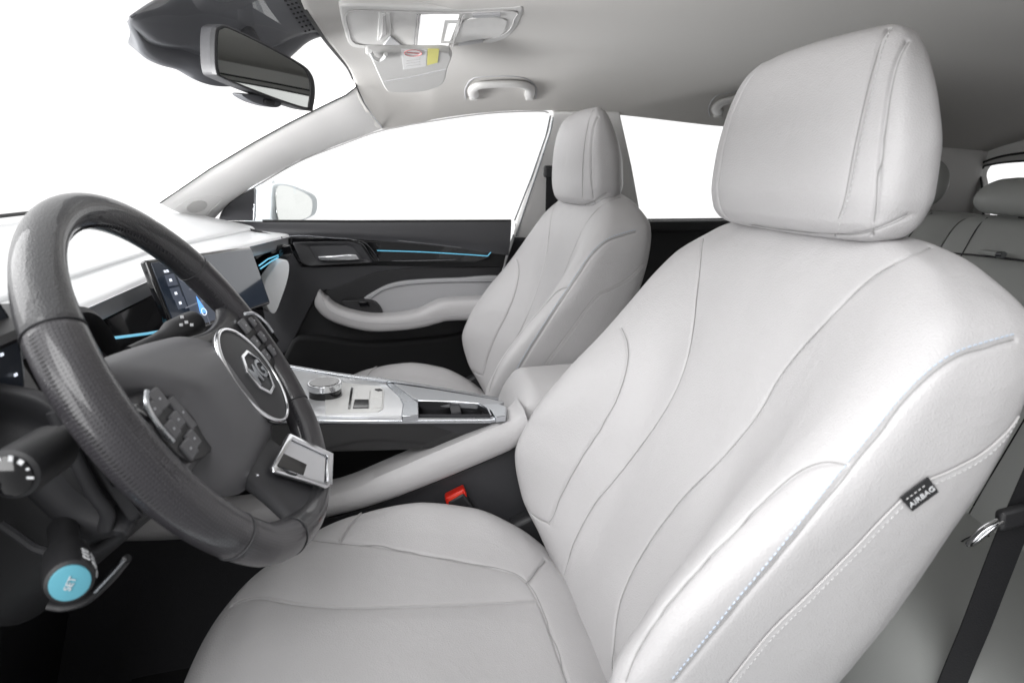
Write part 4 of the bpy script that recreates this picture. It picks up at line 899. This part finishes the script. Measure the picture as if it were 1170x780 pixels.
# rotary selector
rc = on(372, 452, .0); gs = []
mb = MB(); mb.tube([rc, rc+np.array([0, 0, .012]), rc+np.array([0, 0, .013])], [.027, .026, .024], 40); kn = mb.build('selector_knob', 'gloss', cn)
mb = MB(); mb.tube([rc+np.array([0, 0, .013]), rc+np.array([0, 0, .024])], [.0275, .0275], 40); mb.build('knob_ring', 'chrome', kn, bevel=.001)
mb = MB(); mb.tube([rc+np.array([0, 0, .0236]), rc+np.array([0, 0, .0248])], [.0245, .0240], 40); mb.build('knob_top', 'gloss', kn)
# sloping cheek to cup holder area
mb = MB(); mb.prism([on(x, y, .001) for x, y in [(441, 437), (449, 438), (472, 455), (478, 460), (478, 474), (459, 474.5), (461, 462), (457, 453)]], (0, 0, -.010)); mb.build('cheek', 'satin', cn, bevel=.0015)
px_ = [(449, 437.5), (500, 445), (560, 455), (576, 459), (570, 462), (545, 461), (480, 457), (473, 455)]
mb = MB(); mb.prism([on(x, y, .0) for x, y in px_], (0, 0, -.010)); mb.build('far_rail', 'dash_band', cn, bevel=.0015)
mb = MB(); mb.prism([on(x, y, .0005) for x, y in [(545, 461), (570, 461), (579, 464), (578, 475), (566, 476), (561, 468)]], (0, 0, -.010)); mb.build('rear_lip', 'satin', cn, bevel=.002)
mb = MB(); mb.tube([on(x, y, .0012) for x, y in [(478, 457.5), (520, 458.5), (548, 461), (557, 466), (561, 474)]], .0014, 8); mb.build('holder_edge', 'satin', cn)
# cup holder well: walls, floor and divider
well = [(478, 458), (548, 461.5), (557, 466), (560, 473), (478, 473)]
wt_ = [on(x, y, -.001) for x, y in well]; wbm = [p+np.array([0, .004, -.034]) for p in wt_]
mb = MB(); mb.add(wt_+wbm, [(i, (i+1) % 5, 5+(i+1) % 5, 5+i) for i in range(5)]+[(5, 6, 7, 8, 9)]); mb.build('cup_holder_well', 'plastic2', cn)
for x in (498, 540):
    c = on(x, 464, -.012); mb = MB(); mb.tube([c+np.array([0, 0, -.020]), c+np.array([0, 0, .004])], [.027, .029], 36, cap=False); mb.build('cup_holder', 'plastic', cn)
c = on(520, 466, -.006); mb = MB(); mb.box(c, (.016, .05, .006)); mb.box(c+np.array([0, 0, -.02]), (.006, .05, .03)); mb.build('holder_divider', 'plastic2', cn, bevel=.002)
# diagonal padded rail
A_ = resample(cr([PY(x, y, NY-.018) for x, y in [(120, 596), (200, 592), (300, 580), (385, 563), (440, 541), (500, 515), (560, 490), (588, 478), (598, 466)]], 6), 60)
B_ = resample(cr([PY(x, y, NY-.018) for x, y in [(120, 618), (200, 616), (300, 606), (385, 588), (440, 572), (500, 549), (560, 524), (588, 511), (606, 494)]], 6), 60)
G = []
for i in range(60):
    a, b = A_[i], B_[i]; G.append([a+np.array([0, .06, -.004])]+[a+(b-a)*t+np.array([0, -.012*math.sin(math.pi*t)**.7, 0]) for t in np.linspace(0, 1, 12)]+[b+np.array([0, .06, .002])])
grid('padded_rail', G, 'leather', cn)
# dark flank under the rail
px_plate('lower_flank', [(-100, 622), (250, 608), (385, 590), (440, 573), (500, 550), (560, 525), (600, 505), (660, 520), (700, 1000), (-100, 1000)], lambda x, y: PY(x, y, NY+.012), (0, .03, 0), 'doorpad', cn, bevel=.002)
# armrest box
G = []
for t in np.linspace(0, 1, 40):
    x = .165+.26*t; rnd = math.sin(min(1, t/.16+.02)*math.pi/2)**.7; zc_ = .548+.062*rnd+.006*t; hw_ = .088*(.93+.07*rnd); h_ = .012+.045*rnd
    G.append([(x-.0*k, YC-.01+hw_*math.copysign(abs(math.cos(a))**.45, math.cos(a)), zc_-h_+h_*math.copysign(abs(math.sin(a))**.6, math.sin(a))) for a in np.linspace(0, 2*math.pi, 60, endpoint=False) for k in (0,)])
grid('armrest_lid', G, 'leather', cn, close_u=True, caps=True)
mb = MB(); mb.prism([(.165, NY, .515), (.175, NY, .548), (.42, NY, .56), (.42, NY, .515)], (0, .19, 0)); mb.build('armrest_box', 'leather', cn, bevel=.014, seg=5)
# ================================================================== ROOF FITTINGS
troof = bvh(ROOF)
def rf(x, y, off=0.0):   # photo point on the lining
    d = Vector(ray(x, y)).normalized(); h = troof.ray_cast(Vector(CAM), d); p, n = np.array(h[0]), np.array(h[1])
    return p+n*off*(1 if n@d < 0 else -1)
oc_ = thing('overhead_console', 'pale overhead console with reading lamps and switches, in the middle of the roof', 'overhead console', (.05, 1.0, 1.16))
OP = [(388, 14), (392, 8), (430, 8), (520, 11), (580, 9), (598, 8), (596, 22), (588, 36), (574, 46), (545, 53), (500, 56), (440, 56), (402, 54), (394, 40)]
def ofl(x, y, off): return PL(x, y, (0, 0, 1.1745-off+.008), (-.02, 0, 1))
px_plate('housing', cr(OP, 4, True), lambda x, y: ofl(x, y, .012), (0, 0, .03), 'light_plastic', oc_, bevel=.005, seg=4)
mb = MB(); q_ = [ofl(x, y, .0130) for x, y in cr([(398, 14), (440, 13), (520, 15), (586, 13), (588, 22), (578, 38), (545, 48), (500, 52), (440, 52), (406, 50), (399, 36)], 4, True)]; mb.tube(q_+[q_[0]], .0010, 6); mb.build('panel_groove', 'piping', oc_)
mb = MB(); mb.prism([ofl(x, y, .0135) for x, y in [(481, 18), (525, 18), (521, 30), (512, 54), (476, 54), (479, 34)]], (0, 0, .004)); mb.build('lamp_lens', 'lens', oc_, bevel=.001)
for x0 in (474, 477): mb = MB(); mb.tube([ofl(x0+3, 17, .0145), ofl(x0-1, 54, .0145)], .0008, 6); mb.build('lens_edge', 'darkchrome', oc_)
mb = MB(); mb.tube([ofl(530, 17, .0145), ofl(517, 54, .0145)], .0010, 6); mb.build('lens_edge', 'piping', oc_)
mb = MB(); mb.ring([ofl(x, y, .0145) for x, y in [(508, 24), (526, 24), (519, 50), (503, 50)]], [ofl(x, y, .0145) for x, y in [(512, 27), (523, 27), (517, 48), (507, 48)]], (0, 0, .004)); mb.build('lamp_switch', 'switch', oc_, bevel=.0006)
px_plate('switch_rocker', [(437, 19), (441, 18), (442, 40), (433, 47), (436, 40)], lambda x, y: ofl(x, y, .0165), (0, 0, .006), 'piping', oc_, bevel=.0012)
px_plate('sunroof_switch', [(446, 42), (449, 44), (463, 56), (436, 56)], lambda x, y: ofl(x, y, .0150), (0, 0, .006), 'insert', oc_, bevel=.001)
px_plate('switch_rocker', [(433, 16), (446, 16), (447, 40), (436, 49), (431, 47)], lambda x, y: ofl(x, y, .0140), (0, 0, .006), 'switch', oc_, bevel=.0015)
px_plate('glasses_lid', cr([(530, 24), (575, 22), (578, 32), (570, 42), (540, 46), (521, 48)], 3, True), lambda x, y: ofl(x, y, .0138), (0, 0, .004), 'light_plastic', oc_, bevel=.001)
for a in ([(540, 18), (572, 17), (572, 20), (540, 21)], [(524, 50), (552, 47), (552, 49), (524, 53)]): px_plate('button_bar', a, lambda x, y: ofl(x, y, .0150), (0, 0, .004), 'insert', oc_, bevel=.0005)
# sun visor
sv = thing('sun_visor', 'pale passenger sun visor with white and yellow paper labels, folded against the roof', 'sun visor', (0, 1.25, 1.13))
vz = lambda x, y, off=0.0: PL(x, y, np.array([0.03, 1.22, 1.128-off]), (-.10, .25, 1))
px_plate('visor_body', cr([(420, 61), (424, 68), (433, 88), (440, 102), (447, 106), (475, 106), (495, 102), (507, 95), (511, 80), (514, 61), (470, 60)], 3, True), vz, (0, 0, .012), 'light_plastic', sv, bevel=.004)
mb = MB(); mb.tube([vz(x, y, .0004) for x, y in [(439, 93), (470, 88), (510, 79)]], .0008, 6); mb.build('visor_fold', 'insert', sv)
px_plate('paper_label', [(458, 56), (488, 57), (487, 76), (461, 80)], lambda x, y: vz(x, y, .0008), (0, 0, .0005), 'paper', sv)
px_plate('yellow_label', [(489, 56), (502, 56), (500, 72), (488, 75)], lambda x, y: vz(x, y, .0010), (0, 0, .0005), 'yellow', sv)
mb = MB(); mb.tube([vz(472+10*math.cos(a), 61+3.6*math.sin(a), .0016) for a in np.linspace(0, 6.3, 24)], .0006, 5); mb.tube([vz(465, 60.5, .0016), vz(479, 61.5, .0016)], .0008, 5); mb.build('label_print', 'pink', sv)
mb = MB()
for y in (69, 72, 75): mb.tube([vz(464, y+1, .0016), vz(480, y-1, .0016)], .0004, 5)
mb.build('label_lines', 'piping', sv)
mb = MB(); mb.tube(cr([vz(x, y, .006) for x, y in [(423, 59), (427, 66), (433, 69), (439, 66), (441, 62)]], 5), .0034, 10); mb.build('visor_clip', 'switch', sv)
# grab handles
def grab(px, lab, off0=.004, r=.0115):
    g = thing('grab_handle', lab, 'grab handle', rf(*px[0]), 'grab handles along the roof edge'); P_ = []
    n = len(px)
    for i, (x, y) in enumerate(px): P_.append(rf(x, y-3.5, off0+.007*math.sin(math.pi*i/(n-1))**.6))
    P_ = cr(P_, 6); k = len(P_); mb = MB(); mb.tube(P_, [r*(1.15-.25*math.sin(math.pi*i/(k-1))) for i in range(k)], 16, flat=.7); mb.build('handle_grip', 'light_plastic', g)
    for x, y in (px[0], px[-1]): mb = MB(); p = rf(x, y, .004); mb.box(p, (.020, .016, .012)); mb.build('handle_mount', 'light_plastic', g, bevel=.004)
    ol = [px[0], (px[1][0]-8, px[1][1]-2), (px[2][0]-5, px[2][1]-8), (px[3][0], px[3][1]-8), (px[4][0], px[4][1]-8), (px[5][0]+3, px[5][1]-7)]
    if n == 8: ol += [(px[6][0]+7, px[6][1]-2), px[7]]
    ol[0] = (px[0][0]-9, px[0][1]+2)
    if n == 8: ol[-1] = (px[7][0]+7, px[7][1]+2)
    mb = MB(); mb.tube(cr([rf(x, y, .0015) for x, y in ol], 6), .0022, 8); mb.build('recess_edge', 'insert', g)
    return g
grab([(541, 110), (540, 102), (546, 96.5), (560, 94.5), (583, 94), (598, 96), (605, 101), (605, 110)], 'pale grab handle over the far front window, complete in view')
grab([(820, 130), (818, 124), (823, 117), (834, 113), (850, 110), (865, 118), (868, 130)], 'pale grab handle mostly hidden behind the driver headrest')
# camera shroud and mirror
sh = thing('camera_shroud', 'dark grey plastic camera shroud at the top of the windscreen', 'camera housing', (-.15, .9, 1.13))
bot = [(146, 24), (156, 44), (164, 62), (182, 73), (206, 80), (232, 94), (262, 98), (300, 92), (330, 66), (352, 47), (374, 39)]
topp = [(149, 20), (172, 4), (200, -12), (225, -35), (255, -55), (285, -70), (315, -78), (340, -72), (362, -50), (378, -10), (384, 34)]
Ybm = np.linspace(.93, 1.20, len(bot)); G = []
A_ = resample(cr([PY(x, y, Yy) for (x, y), Yy in zip(bot, Ybm)], 6), 60); B_ = resample(cr([PY(x, y, Yy-.05) for (x, y), Yy in zip(topp, Ybm)], 6), 60)
for i in range(60):
    s_ = math.sin(math.pi*i/40)**1.6 if i < 20 else (1 if i < 38 else max(0, (59-i)/21))**.8; row = [A_[i]+np.array([-.05*s_, .05*s_, .035*s_]), A_[i]+np.array([-.01*s_, .012*s_, .004*s_])]
    for t in np.linspace(0, 1, 30):
        row.append(A_[i]+(B_[i]-A_[i])*t+np.array([.012, -.006, -.012])*math.sin(math.pi*t)**.8*s_-np.array([.010, 0, -.008])*s_*math.exp(-((t-.22)/.06)**2))
    G.append(row)
body_ = grid('shroud_shell', G, 'shroud', sh, thick=.003)
ts = bvh(body_)
vent = MB()
for k in range(9):
    for j in range(5):
        x, y = 323+4.6*j+k*3.2, -4+k*5.0-1.2*j; h = ts.ray_cast(Vector(CAM), Vector(ray(x, y)).normalized())
        if h[0] is not None: vent.box(np.array(h[0])-np.array(ray(x, y))/np.linalg.norm(ray(x, y))*.003, (.0036, .0036, .002))
if vent.v: vent.build('vent_grille', 'matt', sh)
mm = thing('rear_view_mirror', 'black framed rear view mirror hanging from the camera shroud', 'rear view mirror', PY(300, 60, 1.0))
mg = [(248, 37), (252, 32), (262, 32), (300, 50), (340, 72), (353, 84), (357, 100), (355, 120), (350, 124), (310, 111), (258, 90), (249, 82), (247, 60)]
# mirror plane: far end tilted away
pA, pB, pC = PY(250, 85, .93), PY(355, 122, 1.062), PY(252, 33, .931); mn = np.cross(pB-pA, pC-pA); mn /= np.linalg.norm(mn)
if mn@(CAM-pA) < 0: mn = -mn
mo = [(229, 45), (232, 28), (240, 23), (262, 29), (300, 47), (342, 70), (355, 83), (358, 100), (357, 122), (350, 127), (306, 115), (258, 98), (238, 88), (230, 75)]
fm = lambda off: (lambda x, y: PL(x, y, pA+mn*off, mn))
def scl(P, k): c = np.mean(P, axis=0); return [(c[0]+(x-c[0])*k, c[1]+(y-c[1])*k) for x, y in P]
mo = scl(mg, 1.06)
hs = px_plate('mirror_housing', cr(mo, 4, True), fm(-.003), -mn*.026, 'plastic2', mm, bevel=.008, seg=5)
mb = MB(); go = cr(scl(mg, 1.035), 4, True); gi = cr(scl(mg, .965), 4, True); mb.ring([fm(.0)(x, y) for x, y in go], [fm(.0)(x, y) for x, y in gi], -mn*.010); mb.build('mirror_frame', 'plastic', mm, bevel=.0015)
mb = MB(); mb.prism([fm(-.0015)(x, y) for x, y in gi], -mn*.004); mb.build('mirror_glass', 'mirror', mm)
mb = MB(); mb.tube(cr([PY(x, y, Yy) for x, y, Yy in [(281, 36, 1.06), (286, 44, 1.04), (293, 56, 1.02)]], 6), [.011]*12+[.012], 16); mb.build('mirror_stem', 'plastic', mm)
px_plate('mirror_sensor', cr([(276, 108), (290, 108), (318, 116), (321, 121), (312, 123), (290, 117)], 3, True), fm(-.012), -mn*.02, 'shroud', mm, bevel=.004)
px_plate('mirror_button', [(304, 113), (316, 116.5), (314, 121), (303, 118)], fm(-.007), -mn*.01, 'plastic', hs, bevel=.002)
# floor mat with stitched edge
fmx = thing('floor_mat', 'black floor mat with a pale stitched edge in front of the driver seat', 'floor mat', (-.5, .62, .08))
mb = MB(); mb.box((-.55, .60, .080), (.45, .50, .010)); mb.build('mat_pile', 'carpet', fmx, bevel=.004)
P_ = cr([PZ(x, y, .09) for x, y in [(60, 778), (95, 765), (135, 760), (165, 762), (195, 760), (226, 752)]], 10); mb = MB()
for i in range(0, len(P_)-1, 1): mb.tube([P_[i], P_[i]+(P_[i+1]-P_[i])*.55], .0012, 5)
mb.build('mat_stitching', 'piping', fmx)
# car body close to the camera (sill of the open driver door)
sl = mesh('door_sill', [(-.9, .14, .10), (.95, .14, .10), (.95, .30, .13), (-.9, .30, .13), (-.9, .14, -.02), (.95, .14, -.02), (.95, .30, -.02), (-.9, .30, -.02)], [(0, 1, 2, 3), (4, 7, 6, 5), (0, 4, 5, 1), (1, 5, 6, 2), (2, 6, 7, 3), (3, 7, 4, 0)], 'body', bevel=.01); tag(sl, 'white painted door sill below the open driver door', 'door sill')

nd = thing('car_door', 'closed rear door on the camera side with an added dark panel blocking its window, outside the frame', 'car door', (1.1, .27, .1))
mb = MB(); mb.box((1.19, .275, .46), (1.10, .04, .72)); mb.build('door_skin', 'plastic', nd, bevel=.01)
mb = MB(); mb.prism([(.66, .28, .82), (1.72, .29, .82), (1.70, .46, .98), (1.30, .38, 1.07), (.64, .38, 1.10)], (0, .004, 0)); mb.build('window_blocker', 'plastic', nd)  # unseen solid panel instead of glass, added to keep the rear darker
np_ = thing('door_pillar', 'pale pillar trim on the camera side behind the driver door opening', 'pillar', (.62, .28, .1))
mb = MB(); mb.prism([(.52, .27, .10), (.68, .27, .10), (.70, .27, .82), (.62, .39, 1.12), (.50, .39, 1.12), (.56, .27, .82)], (0, .03, 0)); mb.build('pillar_trim', 'trim', np_, bevel=.005)
